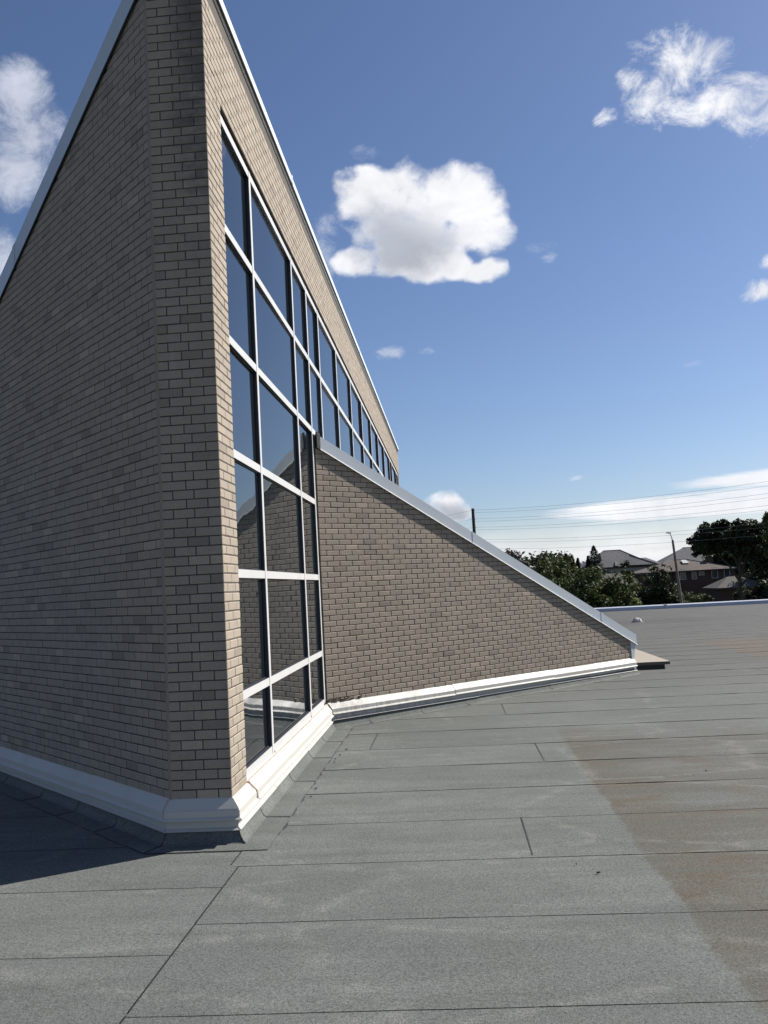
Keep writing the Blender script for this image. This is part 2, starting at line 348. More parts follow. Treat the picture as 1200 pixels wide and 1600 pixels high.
class MB:
    def __init__(s): s.v = []; s.f = []; s.m = []
    def quad(s, a, b_, c, d, mi=0):
        k = len(s.v); s.v += [tuple(a), tuple(b_), tuple(c), tuple(d)]; s.f.append((k, k+1, k+2, k+3)); s.m.append(mi)
    def poly(s, pts, mi=0):
        k = len(s.v); s.v += [tuple(p) for p in pts]; s.f.append(tuple(range(k, k+len(pts)))); s.m.append(mi)
    def box(s, x0, y0, z0, x1, y1, z1, mi=0, mis=None):
        # mis: per-face materials (-x,+x,-y,+y,-z,+z)
        p = [(x, y, z) for x in (x0, x1) for y in (y0, y1) for z in (z0, z1)]
        k = len(s.v); s.v += p
        fs = [(0, 1, 3, 2), (4, 6, 7, 5), (0, 4, 5, 1), (2, 3, 7, 6), (0, 2, 6, 4), (1, 5, 7, 3)]
        for i, f in enumerate(fs): s.f.append(tuple(k+j for j in f)); s.m.append(mis[i] if mis else mi)
    def prism(s, pts, ext, mi=0, front=None):
        """closed prism: polygon pts swept by vector ext"""
        e = Vector(ext); n = len(pts); k = len(s.v)
        s.v += [tuple(Vector(p)) for p in pts]+[tuple(Vector(p)+e) for p in pts]
        s.f.append(tuple(k+i for i in range(n))); s.m.append(mi if front is None else front)
        s.f.append(tuple(k+n+i for i in reversed(range(n)))); s.m.append(mi)
        for i in range(n):
            j = (i+1) % n; s.f.append((k+j, k+i, k+n+i, k+n+j)); s.m.append(mi)
    def tube(s, a, b_, r0, r1, seg=8, mi=0, caps=True):
        a = Vector(a); b_ = Vector(b_); d = (b_-a).normalized(); u = d.orthogonal().normalized(); v = d.cross(u); k = len(s.v)
        for c, r in ((a, r0), (b_, r1)):
            for i in range(seg):
                q = 2*math.pi*i/seg; s.v.append(tuple(c+(u*math.cos(q)+v*math.sin(q))*r))
        for i in range(seg):
            j = (i+1) % seg; s.f.append((k+i, k+j, k+seg+j, k+seg+i)); s.m.append(mi)
        if caps:
            s.f.append(tuple(k+i for i in reversed(range(seg)))); s.m.append(mi); s.f.append(tuple(k+seg+i for i in range(seg))); s.m.append(mi)
    def build(s, name, mats, parent=None, loc=None, smooth=False):
        o = link(name, mesh(name, s.v, s.f, mats, s.m, smooth), parent, loc)
        return o
def fixn(o):
    bm = bmesh.new(); bm.from_mesh(o.data); bmesh.ops.recalc_face_normals(bm, faces=bm.faces); bm.to_mesh(o.data); bm.free(); return o

def project(p):
    d = Vector(p)-Vector((0, 0, H)); z = d.dot(fw)
    if z <= .1: return None
    return 600+_f*d.dot(rt)/z, 800-_f*d.dot(up)/z

# ------------------------------------------------------------------ ground and roof deck
g = MB(); g.quad((-700, -300, -4.1), (900, -300, -4.1), (900, 1500, -4.1), (-700, 1500, -4.1))
gr = g.build('ground', M_ground); tag(gr, kind='structure')
g = MB(); g.quad((-80, 131, -4.092), (200, 119, -4.092), (200, 126, -4.092), (-80, 138, -4.092))
tag(g.build('road', M_road), kind='structure')
g = MB(); g.box(36.5, 132, -4.1, 43.5, 146, -4.06); tag(g.build('driveway', M_road), kind='structure')

deck = MB(); deck.box(-28, -9, -4.1, 42, 41.6, 0, 0, (1, 1, 1, 1, 0, 0)); deck = deck.build('roof_deck', [M_bit, M_stucco]); tag(deck, kind='structure')

# cap sheets, each one a strip lapping over the one beyond it
def jag(x, s=0.0): return mnoise.noise(Vector((x*1.7, s*3.1, 0)))
def strength(x, y0):
    if x < -1.4: return .45 if y0 > 5 else .12
    if 3.5 < y0 < 3.7: return .34 if x > -.5 else .2
    if 4.4 < y0 < 4.6: return .24+.55*max(0, min(1, x-.3))
    if 5.3 < y0 < 5.6: return .16+.6*max(0, min(1, x-.2))
    if 6.2 < y0 < 6.6: return .12
    if 9 < y0 < 9.5: return .25 if x < 0 else 1.1
    if y0 < 15.2: return .95
    if y0 < 22: return .7
    return .25
def sheet(x0, x1, y0, y1, seed, wid=.03):
    nx = max(2, int((x1-x0)/.14)) if y0 < 16 else max(2, int((x1-x0)/.6))
    v = []; f = []; m = []
    for i in range(nx+1):
        x = x0+(x1-x0)*i/nx
        j = .006*jag(x*.8, seed)+.003*jag(x*7, seed+5)
        drift = .035*jag(x*.16, seed*1.3)
        st = strength(x, y0)
        h = .0008+.0040*st*max(0, .45+1.0*jag(x*.9, seed+9)+.6*jag(x*6, seed+2))
        bl = .0003+.0048*st*max(0, .22+1.2*jag(x*.7, seed+20)+1.1*jag(x*4.5, seed+31))
        yy = y0+j+drift
        v += [(x, yy-bl, .0026), (x, yy, .0022+h), (x, yy+.10, .0038), (x, y1+.03+.035*jag(x*.16, (seed+1)*1.3), .0012)]
    for i in range(nx):
        a = i*4; b_ = a+4
        f += [(a, b_, b_+1, a+1), (a+1, b_+1, b_+2, a+2), (a+2, b_+2, b_+3, a+3)]; m += [1, 0, 0]
    # end lap faces: dark bitumen line at both short ends
    k = len(v); e = .007
    v += [(x0-e, y0+.03, .0052), (x0-e, y1-.01, .0042), (x0+.002, y1-.01, .0042), (x0+.002, y0+.03, .0052)]; f.append((k, k+3, k+2, k+1)); m.append(1)
    o = link('cap_sheet', mesh('cap_sheet', v, f, [M_cap, M_bit], m), deck); return o
ys = [-7.7+.955*i for i in range(5)]+[-2.95+.93*i for i in range(4)]
seams = [-.05+0, .86, 1.76, 2.68, 3.60, 4.54, 5.48, 6.40, 7.31, 8.24, 9.20, 10.18, 11.20, 12.20, 13.22, 14.18, 15.12]
y = 15.12
while y < 41: y += .97; seams.append(y)
seams = [y for y in ys if y < -.4]+seams
ends = {5.48: .39, 8.24: .75, 9.20: -.94, 11.20: .58, 2.68: -4.5, 12.20: 6.2, 14.18: 4.9, 7.31: 5.2, 4.54: 3.9}
for i, y0 in enumerate(seams[:-1]):
    y1 = seams[i+1]; 
    if y1 > 41.45: y1 = 41.45
    xl = -1.405 if y0 < 5.3 else -1.46
    cuts = [xl]
    if y0 in ends: cuts.append(ends[y0])
    x = cuts[-1]
    while x < 30: x += random.uniform(8.5, 10); cuts.append(min(x, 41.9))
    if cuts[-1] < 41.9: cuts.append(41.9)
    for a, b_ in zip(cuts, cuts[1:]):
        if y0 > 21 and a > xl: pass
        sheet(a, b_, y0, y1, i+.37*len(cuts)*0)
# sheets on the left of the long end seam, laid out of step
ls = [-4.0, -3.1, -2.15, -1.25, -.30, .62, 1.50, 2.40, 3.32, 4.20, 5.11, 5.97, 6.90, 7.85, 8.8, 9.75, 10.7, 11.6]
for i, y0 in enumerate(ls[:-1]):
    xr = -1.412 if y0 < 5.2 else -1.5
    sheet(-12, xr, y0, ls[i+1], 60+i)

# loose bits on the deck
deb = MB()
for x, y, s in ((.72, 5.14, .008), (.62, 5.3, .003), (2.0, 7.6, .004), (-1.19, 9.25, .012), (-1.22, 8.95, .009), (-1.23, 8.6, .008), (-1.24, 8.75, .006), (-1.24, 7.5, .009), (-1.235, 7.2, .007)):
    a = random.uniform(0, 3.1); dx, dy = math.cos(a)*s*1.5, math.sin(a)*s*1.5
    deb.prism([(x-dx, y-dy, .008), (x+dy*.5, y-dx*.5, .008), (x+dx, y+dy, .008), (x-dy*.5, y+dx*.5, .008)], (0, 0, .008))
o = deb.build('debris', M_bit, deck); tag(o, kind='stuff')

# raised metal edge along the far side of the roof
e = MB(); 
e.prism([(-28, 41.45, .0), (-28, 41.49, .15), (-28, 41.75, .19), (-28, 41.77, -.1)], (70, 0, 0))
o = fixn(e.build('roof_edge', M_edge, None)); tag(o, kind='structure')
e = MB()
for k in range(14): e.box(-26+k*5.1, 41.44, .0, -25.92+k*5.1, 41.80, .196)
e.build('edge_joint', M_edge, o)

# ------------------------------------------------------------------ main brick building
XF = -1.577; YC = 6.039; XL = -2.01
PC = Vector((XF, YC, 0)); PL = Vector((XL, YC, 0))
s2 = math.sqrt(.5)
tL = Vector((-s2, s2, 0)); nL = Vector((-s2, -s2, 0))
tS = Vector((s2, s2, 0)); nS = Vector((s2, -s2, 0))
S0 = Vector((XF, 10.66, 0)); SLEN = 6.40
Z0 = .285 - 4*.0667; CO = .0667
YE = 29.95
LLEN = 13.9
main = empty('brick_building', 'tall wedge shaped pale brick building with a glazed wall and narrow dark end', 'building', (XF, YC, 0))
MO = Vector((XF, YC, 0))

def wall_frame(o, t, n):  # matrix: local x along t, local y = inwards (-n), z up ; origin o
    return Matrix(((t.x, -n.x, 0, o.x), (t.y, -n.y, 0, o.y), (0, 0, 1, o.z), (0, 0, 0, 1)))

RE = .0025
def brick_geo(L, h=.0575):
    """brick face: x 0..L, z 0..h, outer face y=0, back at y=.012 with arrises"""
    c = .0036
    v = [(0, .012, 0), (L, .012, 0), (L, .012, h), (0, .012, h), (0, c, 0), (L, c, 0), (L, c, h), (0, c, h), (c, 0, c), (L-c, 0, c), (L-c, 0, h-c), (c, 0, h-c)]
    f = [(8, 9, 10, 11), (4, 5, 9, 8), (5, 6, 10, 9), (6, 7, 11, 10), (7, 4, 8, 11), (0, 1, 5, 4), (1, 2, 6, 5), (2, 3, 7, 6), (3, 0, 4, 7)]
    return v, f
_bm = {}
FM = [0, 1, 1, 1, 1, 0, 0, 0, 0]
def brick_mesh(L):
    k = round(L, 3)
    if k not in _bm:
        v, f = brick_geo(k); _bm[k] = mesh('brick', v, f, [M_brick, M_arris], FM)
    return _bm[k]

walls = {}
def running(length, first, row0, rows, pitch=.2, gap=.0092, u0=0.0):
    """yield (u0,u1,row)"""
    out = []
    for r in rows:
        u = u0; L = first[r % 2]
        while u < length-.02:
            e_ = min(u+L, length)
            if length-e_ < .03: e_ = length
            out.append((u, e_-(gap if e_ < length else 0), r)); u = e_; L = pitch
    return out
bricks = []   # (owner, matrix, L, tone, area, walltag)
def tone():
    r = random.random()
    return .05+.10*random.random() if r < .06 else (.9+.1*random.random() if r > .97 else random.gauss(.5, .10))
def add_bricks(owner, frame, items, tagname):
    for u0, u1, r in items:
        L = u1-u0
        if L < .022: continue
        z = Z0+CO*r+.0046
        M = frame @ Matrix.Translation((u0, random.gauss(0, .0007), z+random.gauss(0, .0006))) @ Matrix.Rotation(random.gauss(0, .0022), 4, 'X') @ Matrix.Rotation(random.gauss(0, .003), 4, 'Z') @ Matrix.Rotation(random.gauss(0, .002), 4, 'Y')
        c = [project(M @ Vector(q)) for q in ((0, 0, 0), (L, 0, 0), (L, 0, .0575), (0, 0, .0575))]
        area = 0
        if all(c):
            area = abs(sum(c[i][0]*c[(i+1) % 4][1]-c[(i+1) % 4][0]*c[i][1] for i in range(4)))/2
            cx = sum(q[0] for q in c)/4; cy = sum(q[1] for q in c)/4
            if not (-5 < cx < 1205 and -5 < cy < 1605): area = 0
            nf = frame.to_3x3() @ Vector((0, -1, 0))
            if nf.dot(Vector((0, 0, H))-(M @ Vector((L/2, 0, .03)))) < 0: area = 0
        bricks.append([owner, M, L, min(1, max(0, tone())), area, tagname])

ZT_F = 6.315
rowsF = range(4, int((ZT_F-Z0)/CO)+1)
# --- P : narrow dark end (frame runs from C towards L)
fP = wall_frame(Vector((XL, YC, 0)), Vector((1, 0, 0)), Vector((0, -1, 0)))
it = []; W = XF-XL
for r in range(4, 92):
    c = [0, .243, .338+.0, W] if r % 2 else [0, .093, .243, W]
    c = [0, .093, .246, W] if r % 2 else [0, .190, .343, W]
    for a, b_ in zip(c, c[1:]): it.append((a+.004 if a == 0 else a, b_-(.009 if b_ < W else 0), r))
add_bricks('main', fP, it, 'P')
# --- L : long raking wall
fL = wall_frame(PL, tL, nL)
def ztopL(v): return 6.416-.4239*v
it = [q for q in running(LLEN, (.10, .20), 4, range(3, 93), u0=.005, gap=.0125) if Z0+CO*q[2] < ztopL(q[0])-.235]
# L frame has t to the left so its local y is outwards-flipped: handled with n
add_bricks('main', fL, it, 'L')
# --- F
fF = wall_frame(PC, Vector((0, 1, 0)), Vector((1, 0, 0)))
JB = 6.475-YC; HEAD = 5.488
it = []
for r in range(4, 92):
    zr = Z0+CO*r
    if zr > ZT_F-.02: break
    if zr < HEAD-.01:
        c = [0, .105, .330, JB] if r % 2 else [0, .225, JB]
        for a, b_ in zip(c, c[1:]): it.append((a, b_-(.009 if b_ < JB else 0), r))
        for q in running(YE-YC, (.10, .20), 0, [r], u0=29.66-YC): it.append(q)
    else:
        it += running(YE-YC, (.10, .20), 0, [r])
add_bricks('main', fF, it, 'F')

# mortar bodies of the walls
def slab(name, frame, outline, thick, parent, label=None, M=M_mortar, back=.0048):
    mb = MB(); Fm = frame
    mb.prism([Fm @ Vector((u, back, z)) for u, z in outline], (Fm.to_3x3() @ Vector((0, thick, 0))))
    o = fixn(mb.build(name, M, parent)); 
    if parent: o.location = -parent.location
    if label: o['label'] = label
    return o
wP = slab('brick_wall', fP, [(0.004, 0), (W-.0046, 0), (W-.0046, 6.33), (.004, 6.33)], .1, main, 'narrow dark stained brick end wall in shade')
wL = slab('brick_wall', fL, [(.0, 0), (LLEN, 0), (LLEN, ztopL(LLEN)-.05), (0, ztopL(0)-.05)], .25, main, 'long shaded brick wall with a raking top')
wF = MB()
for u0, u1, z0, z1 in ((.0046, JB, 0, 6.32), (JB, 29.66-YC, HEAD, 6.32), (29.66-YC, YE-YC, 0, 6.32), (JB, 29.66-YC, 0, .27)):
    wF.prism([fF @ Vector((u, .0048, z)) for u, z in ((u0, z0), (u1, z0), (u1, z1), (u0, z1))], (-.22, 0, 0))
wF = fixn(wF.build('brick_wall', M_mortar, main)); wF.location = -MO; wF['label'] = 'sunlit brick wall round the tall windows'
# mortar fillet at the obtuse corner
mb = MB(); mb.tube((XL+.003, YC+.008, .2), (XL+.003, YC+.008, 6.40), .0125, .0125, 10)
o = mb.build('corner_joint', M_brick, main, -MO); o.color = (.15, 0, 0, 1)
# rest of the shell (out of sight behind): end walls, roof
mb = MB()
LE = PL+tL*LLEN
pts_roof = [(XF-.02, YC+.03), (XL, YC+.03), (LE.x, LE.y), (LE.x, YE-(LE.y-YC)), (XL, YE), (XF-.02, YE)]
def zr(x): return 6.33+.60*(x-XF)
mb.poly([(x, y, max(.35, zr(x))) for x, y in pts_roof]); mb.poly([(x, y, max(.35, zr(x))-.12) for x, y in reversed(pts_roof)])
o = mb.build('roof', M_edge, main, -MO); o['label'] = 'metal roof falling away behind the glazed wall'
mb = MB()
mb.prism([(LE.x, LE.y, 0), (LE.x, YE-(LE.y-YC), 0), (LE.x, YE-(LE.y-YC), .45), (LE.x, LE.y, .45)], (.2, 0, 0))
mb.prism([(LE.x, YE-(LE.y-YC), 0), (XL, YE, 0), (XL, YE, 6.2), (LE.x, YE-(LE.y-YC), .4)], (.15, -.15, 0))
mb.prism([(XL, YE, 0), (XF-.01, YE, 0), (XF-.01, YE, 6.3), (XL, YE, 6.3)], (0, -.15, 0))
fixn(mb.build('brick_wall', M_brick, main, -MO)).color = (.5, 0, 0, 1)

# --- copings
def sweep(name, prof, path, ups, M, parent, mi=None, mats=None):
    pass
# F coping : small pale profile overhanging the brick
mb = MB()
for y0, y1 in ((YC-.03, 9.62), (9.625, 13.3), (13.305, 17), (17.005, 20.6), (20.605, 24.3), (24.305, 27.9), (27.905, YE+.03)):
    mb.prism([(XF+.034, y0, 6.322), (XF+.036, y0, 6.395), (XF-.02, y0, 6.405), (XF-.25, y0, 6.27), (XF-.25, y0, 6.2)], (0, y1-y0, 0)); mb.box(XF-.01, y0, 6.312, XF+.033, y1, 6.321, 1)  # dark strip under the overhang paints in its soffit shade
o = fixn(mb.build('coping', [M_top, M_dark], main, -MO)); o['label'] = 'pale metal coping along the level top'
mb = MB()
for y0 in (9.60, 17.0, 24.3): mb.box(XF-.1, y0, 6.32, XF+.040, y0+.05, 6.418)
mb.build('coping_joint', M_top, main, -MO)
# L coping
def rake(frame, ztop, slope, v0, v1, hgt, out, parent, name, M, lip=None, joints=(), label=None, org=None, kick=.022):
    Fm = frame
    def P_(u, y, dz): return Fm @ Vector((u, y, ztop-slope*u+dz))
    cuts = [v0]+list(joints)+[v1]
    for a, b_ in zip(cuts, cuts[1:]):
        mb = MB(); b2 = b_-.004
        y0 = -out
        prof = [(y0, 0), (y0+.001, -hgt), (y0-kick, -hgt-kick*.73), (y0-kick-.001, -hgt-kick*.73-.005), (y0+.010, -hgt-.012), (y0+.012, -hgt+.01), (y0+.012, -.02), (.28, -.02), (.28, .0)]
        mis = [0, 1, 1, 1, 0, 0, 0, 0, 0]
        n = len(prof)
        for i in range(n):
            p, q = prof[i], prof[(i+1) % n]
            mb.quad(P_(a, *p), P_(b2, *p), P_(b2, *q), P_(a, *q), mis[i])
        mb.poly([P_(a, *p) for p in prof]); mb.poly([P_(b2, *p) for p in reversed(prof)])
        o = fixn(mb.build(name, [M, lip or M], parent, -org)); 
        if label: o['label'] = label
        # cover joint
        if a != v0:
            mb = MB(); y1 = y0-.004
            mb.poly([P_(a-.03, y1, 0.004), P_(a+.03, y1, 0.004), P_(a+.03, y1, -hgt-.002), P_(a-.03, y1, -hgt-.002)])
            mb.poly([P_(a-.03, y1, 0.004), P_(a-.03, y1+.3, 0.004), P_(a+.03, y1+.3, 0.004), P_(a+.03, y1, 0.004)])
            mb.poly([P_(a-.03, y1, 0.004), P_(a-.03, y1+.004, 0), P_(a-.03, y1+.004, -hgt), P_(a-.03, y1, -hgt)])
            mb.build('coping_joint', M, parent, -org)
rake(fL, 6.416, .4239, -.02, LLEN, .215, .022, main, 'coping', M_rake, M_side, (2.9, 5.9, 8.9, 11.9), 'grey metal coping down the raking top', MO, .004)
# P coping over the narrow end
mb = MB(); mb.prism([(XL-.02, YC-.03, 6.33), (XF+.03, YC-.03, 6.33), (XF+.03, YC-.03, 6.41), (XL-.02, YC-.03, 6.42)], (0, .3, 0))
fixn(mb.build('coping', M_top, main, -MO))

# --- glazing
XG = XF-.050; XC = XF-.020; K = (0-XC)/(0-XF)
def zk(z): return 1.66+(z-1.66)*K
zs = [zk(q) for q in (.357, .925, 1.824, 2.730, 3.614, 4.494, 5.372)]
ysl = [q*K for q in (6.36, 7.440, 9.465)]+[10.60]
ysu = [10.60]+[q*K for q in (11.43, 13.28, 15.24, 17.18, 19.16, 21.10, 23.05, 25.12, 26.10, 28.12, 29.10)]+[29.64]
HW = .0325
def pane(y0, y1, z0, z1):
    mb = MB(); mb.quad((XG, 0, 0), (XG, y1-y0, 0), (XG, y1-y0, z1-z0), (XG, 0, z1-z0)); mb.f[-1] = tuple(mb.f[-1])
    # gasket ring
    o = link('window_pane', mesh('window_pane', [(0, 0, 0), (0, y1-y0, 0), (0, y1-y0, z1-z0), (0, 0, z1-z0)], [(0, 1, 2, 3)], M_glass), main, Vector((XG, y0, z0))-MO)
    # tiny individual tilt of each pane
    o.rotation_euler = (0, R(random.gauss(0, .12)), R(random.gauss(0, .10)))
    g_ = MB(); d = .010; a = HW
    for (ya, yb, za, zb) in ((a, a+d, a, z1-z0-a), (y1-y0-a-d, y1-y0-a, a, z1-z0-a), (a+d, y1-y0-a-d, a, a+d), (a+d, y1-y0-a-d, z1-z0-a-d, z1-z0-a)):
        g_.box(0.0015, ya, za, .009, yb, zb)
    g_.build('gasket', M_dark, o)
def cells(ysl, z_lo):
    for y0, y1 in zip(ysl, ysl[1:]):
        for z0, z1 in zip(zs[z_lo:], zs[z_lo+1:]): pane(y0, y1, z0, z1)
cells(ysl, 0); cells(ysu, 4)
def mull(y, z0, z1, w_=HW):
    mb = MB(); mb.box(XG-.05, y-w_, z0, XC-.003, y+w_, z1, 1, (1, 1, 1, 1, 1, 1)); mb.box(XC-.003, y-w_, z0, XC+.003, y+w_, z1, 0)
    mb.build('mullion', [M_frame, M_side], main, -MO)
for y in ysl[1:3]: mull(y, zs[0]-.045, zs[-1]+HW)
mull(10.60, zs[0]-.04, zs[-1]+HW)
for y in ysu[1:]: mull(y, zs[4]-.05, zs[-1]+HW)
def trans(y0, y1, z, h=HW):
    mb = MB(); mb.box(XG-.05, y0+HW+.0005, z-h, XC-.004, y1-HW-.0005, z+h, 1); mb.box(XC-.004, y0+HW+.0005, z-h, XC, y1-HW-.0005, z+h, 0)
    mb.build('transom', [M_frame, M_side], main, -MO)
for y0, y1 in zip(ysl, ysl[1:]):
    for z in zs: trans(y0, y1, z)
for y0, y1 in zip(ysu, ysu[1:]):
    for z in zs[4:]: trans(y0, y1, z)
# dark strip standing in for lintel shade between head frame and brick, sealant line under the sill
mb = MB(); mb.box(XG-.05, 6.48, zs[-1]+HW+.001, XF-.030, 29.65, HEAD+.002); mb.build('head_shade_strip', M_dark, main, -MO)
mb = MB(); mb.box(XG-.1, 6.48, .27, XF+.002, 10.62, zs[0]-HW-.007); mb.box(XG-.1, 6.48, zs[0]-HW-.0068, XF-.004, 10.62, zs[0]-HW-.001, 1); mb.build('sealant', [M_seal, M_frame], main, -MO)
# backing behind the glass
mb = MB(); mb.quad((XG-.06, 6.4, .2), (XG-.06, 29.7, .2), (XG-.06, 29.7, 5.5), (XG-.06, 6.4, 5.5)); mb.build('backing', M_dark, main, -MO)
# drips at the feet of the mullions
for y in ysl[1:3]+[10.57]:
    mb = MB()
    for q in range(7):
        yy = y+random.uniform(-.05, .05); zz = zs[0]-.05+random.uniform(-.03, .03); r_ = random.uniform(.006, .013)
        mb.box(XC+.002, yy-r_, zz-r_*1.6, XC+.010, yy+r_, zz+r_)
    mb.build('sealant_blob', M_mastic if y < 10 else M_bit, main, -MO)

# ------------------------------------------------------------------ side wing
wing = empty('sloping_wing', 'low triangular brick wing with a raking grey metal edge running down to the deck', 'building wing', tuple(S0))
fS = wall_frame(S0, tS, nS)
ZS0, KS = 3.600, .4532
def ztopS(u): return ZS0-KS*u
it = [q for q in running(SLEN, (.20, .10), 0, range(2, 54), u0=.004) if Z0+CO*q[2] < ztopS(q[0])-.185 and q[0] < SLEN-.05]
add_bricks('wing', fS, it, 'S')
WO = S0
slabS = slab('brick_wall', fS, [(-.05, 0), (SLEN, 0), (SLEN, ztopS(SLEN)-.04), (-.05, ztopS(-.05)-.04)], .2, wing, 'sunlit triangular brick wall')
rake(fS, ZS0, KS, .012, 6.54, .155, .015, wing, 'coping', M_rake, M_lip, (2.72, 5.62), 'blue grey metal coping with a bright drip edge', WO, .017)
# black sealant where coping meets mullion
mb = MB()
mb.prism([fS @ Vector((.0, -.045, 3.62)), fS @ Vector((.05, -.045, 3.60)), fS @ Vector((.05, -.045, 3.40)), fS @ Vector((.0, -.045, 3.42))], (-.02, .02, 0)); fixn(mb.build('sealant_blob', M_bit, wing, -WO))
# end trim
mb = MB()
pz = lambda u, y, z: fS @ Vector((u, y, z))
mb.prism([pz(SLEN-.035, -.012, .20), pz(SLEN+.01, -.012, .20), pz(SLEN+.13, -.012, ztopS(SLEN)-.16), pz(SLEN-.035, -.012, ztopS(SLEN)-.13)], tuple((fS.to_3x3() @ Vector((0, .2, 0)))))
fixn(mb.build('end_trim', M_rake, wing, -WO))
# wing roof, eave wall and far wall
SE = S0+tS*SLEN
mb = MB()
rp = [(XF-.04, S0.y+.06), (SE.x, SE.y+.06), (SE.x, 21.6), (XF-.04, 26.1)]
zr2 = lambda x: 3.545-.641*(x-XF)
mb.poly([(x, y, zr2(x)) for x, y in rp]); mb.poly([(x, y, zr2(x)-.1) for x, y in reversed(rp)])
mb.build('roof', M_edge, wing, -WO)
mb = MB(); mb.prism([(SE.x-.03, SE.y+.02, 0), (SE.x-.03, 21.6, 0), (SE.x-.03, 21.6, .55), (SE.x-.03, SE.y+.02, .55)], (-.18, 0, 0))
mb.prism([(SE.x, 21.6, 0), (XF, 26.1, 0), (XF, 26.1, 3.45), (SE.x, 21.6, .55)], (-.12, -.12, 0))
fixn(mb.build('brick_wall', M_brick, wing, -WO)).color = (.5, 0, 0, 1)
# low tan capped ledge in front of the eave
led = empty('roof_ledge', 'low tan topped ledge with a dark green edge beside the far tip of the wing', 'ledge', (3.35, 15.72, 0))
mb = MB(); mb.box(2.98, 15.76, .0, 3.60, 19.2, .075, 0); mb.build('base', plain('green_black_base', (.035, .045, .040), (.06, .07, .062), 4), led, (-3.35, -15.72, 0))
mb = MB(); mb.box(2.965, 15.70, .076, 3.68, 19.26, .128, 0, (1, 1, 1, 1, 1, 0)); mb.build('cap', [M_tan, M_tanside], led, (-3.35, -15.72, 0))

# ------------------------------------------------------------------ bricks become objects
parents = {'P': wP, 'L': wL, 'F': wF, 'S': slabS}
porg = {'P': -MO, 'L': -MO, 'F': -MO, 'S': -WO}
for owner, root in (('main', main), ('wing', wing)):
    bl = [q for q in bricks if q[0] == owner]; bl.sort(key=lambda q: -q[4])
    solo, rest = bl[:300], bl[300:]
    for q in solo:
        o = bpy.data.objects.new('brick', brick_mesh(q[2])); C.objects.link(o); o.parent = parents[q[5]]
        o.matrix_local = q[1]; o.color = (q[3], 0, 0, 1)
    vs = []; fs = []; tn = []
    for q in rest:
        v, f = brick_geo(q[2]); k = len(vs); M = q[1]
        vs += [tuple(M @ Vector(p)) for p in v]; fs += [tuple(k+i for i in ff) for ff in f]; tn += [q[3]]*len(f)
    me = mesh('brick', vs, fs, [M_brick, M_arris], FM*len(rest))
    a = me.attributes.new('tone', 'FLOAT', 'FACE'); a.data.foreach_set('value', tn)
    o = link('brick', me, root, -root.location); o.color = (0, 0, 0, 1); o['kind'] = 'stuff'

# ------------------------------------------------------------------ base flashing (two white metal pieces) and stripping plies
base = [LE.copy(), PL.copy(), PC.copy(), S0.copy(), S0+tS*(SLEN+.02)]
def offset_poly(d):
    """d: offset per segment (list) or a number; outward = right of travel"""
    n = len(base)-1
    ds = d if isinstance(d, (list, tuple)) else [d]*n
    seg = []
    for i in range(n):
        t_ = (base[i+1]-base[i]).normalized(); nn = Vector((t_.y, -t_.x, 0)); seg.append((base[i]+nn*ds[i], t_))
    out = [seg[0][0]]
    for i in range(1, n):
        p, t1 = seg[i-1]; q, t2 = seg[i]
        den = t1.x*t2.y-t1.y*t2.x; s_ = ((q.x-p.x)*t2.y-(q.y-p.y)*t2.x)/den
        out.append(p+t1*s_)
    t_ = seg[-1][1]; nn = Vector((t_.y, -t_.x, 0)); out.append(base[-1]+nn*ds[-1])
    return out
def flash(prof, name, segs, M, thick=.004):
    """prof list of (offset,z or function)"""
    lines = [offset_poly(p[0]) for p in prof]
    for i, parent, cuts, lab in segs:
        L = (base[i+1]-base[i]).length
        cc = [0]+list(cuts)+[1]
        for j, (a, b_) in enumerate(zip(cc, cc[1:])):
            mb = MB()
            def P_(k, s_):
                A, B = lines[k][i], lines[k][i+1]
                if s_ <= 0: q = A
                elif s_ >= 1: q = B
                else:
                    t_ = (base[i+1]-base[i]); q = base[i]+t_*s_; nn = Vector((t_.y, -t_.x, 0)).normalized(); q = q+nn*prof[k][0]
                z = prof[k][1]
                if i == 3: z = z+.012*(1-s_)*1.5-.035*s_
                return Vector((q.x, q.y, z))
            lift = .0035 if j % 2 else 0
            for k in range(len(prof)-1):
                o_ = Vector((0, 0, lift))
                mb.quad(P_(k, a)+o_, P_(k, b_)+o_, P_(k+1, b_)+o_, P_(k+1, a)+o_)
            o = fixn(mb.build(name, M, parent, -parent.location))
            sm = o.modifiers.new('thickness', 'SOLIDIFY'); sm.thickness = .003; sm.offset = -1
up_prof = [(.0, .294), (.004, .288), (.056, .228), (.060, .221), (.060, .180), (.082, .164), (.080, .160)]
lo_prof = [(.044, .185), (.044, .108), (.068, .092), (.066, .088)]
flash(up_prof, 'upper_flashing', [(0, main, (.30, .62, .905), 0), (1, main, (), 0), (2, main, (.102, .40, .72), 0), (3, wing, (.33, .66), 0)], M_white)
flash(lo_prof, 'lower_flashing', [(0, main, (.25, .55, .855), 0), (1, main, (), 0), (2, main, (.25, .6), 0), (3, wing, (.4, .8), 0)], M_white)
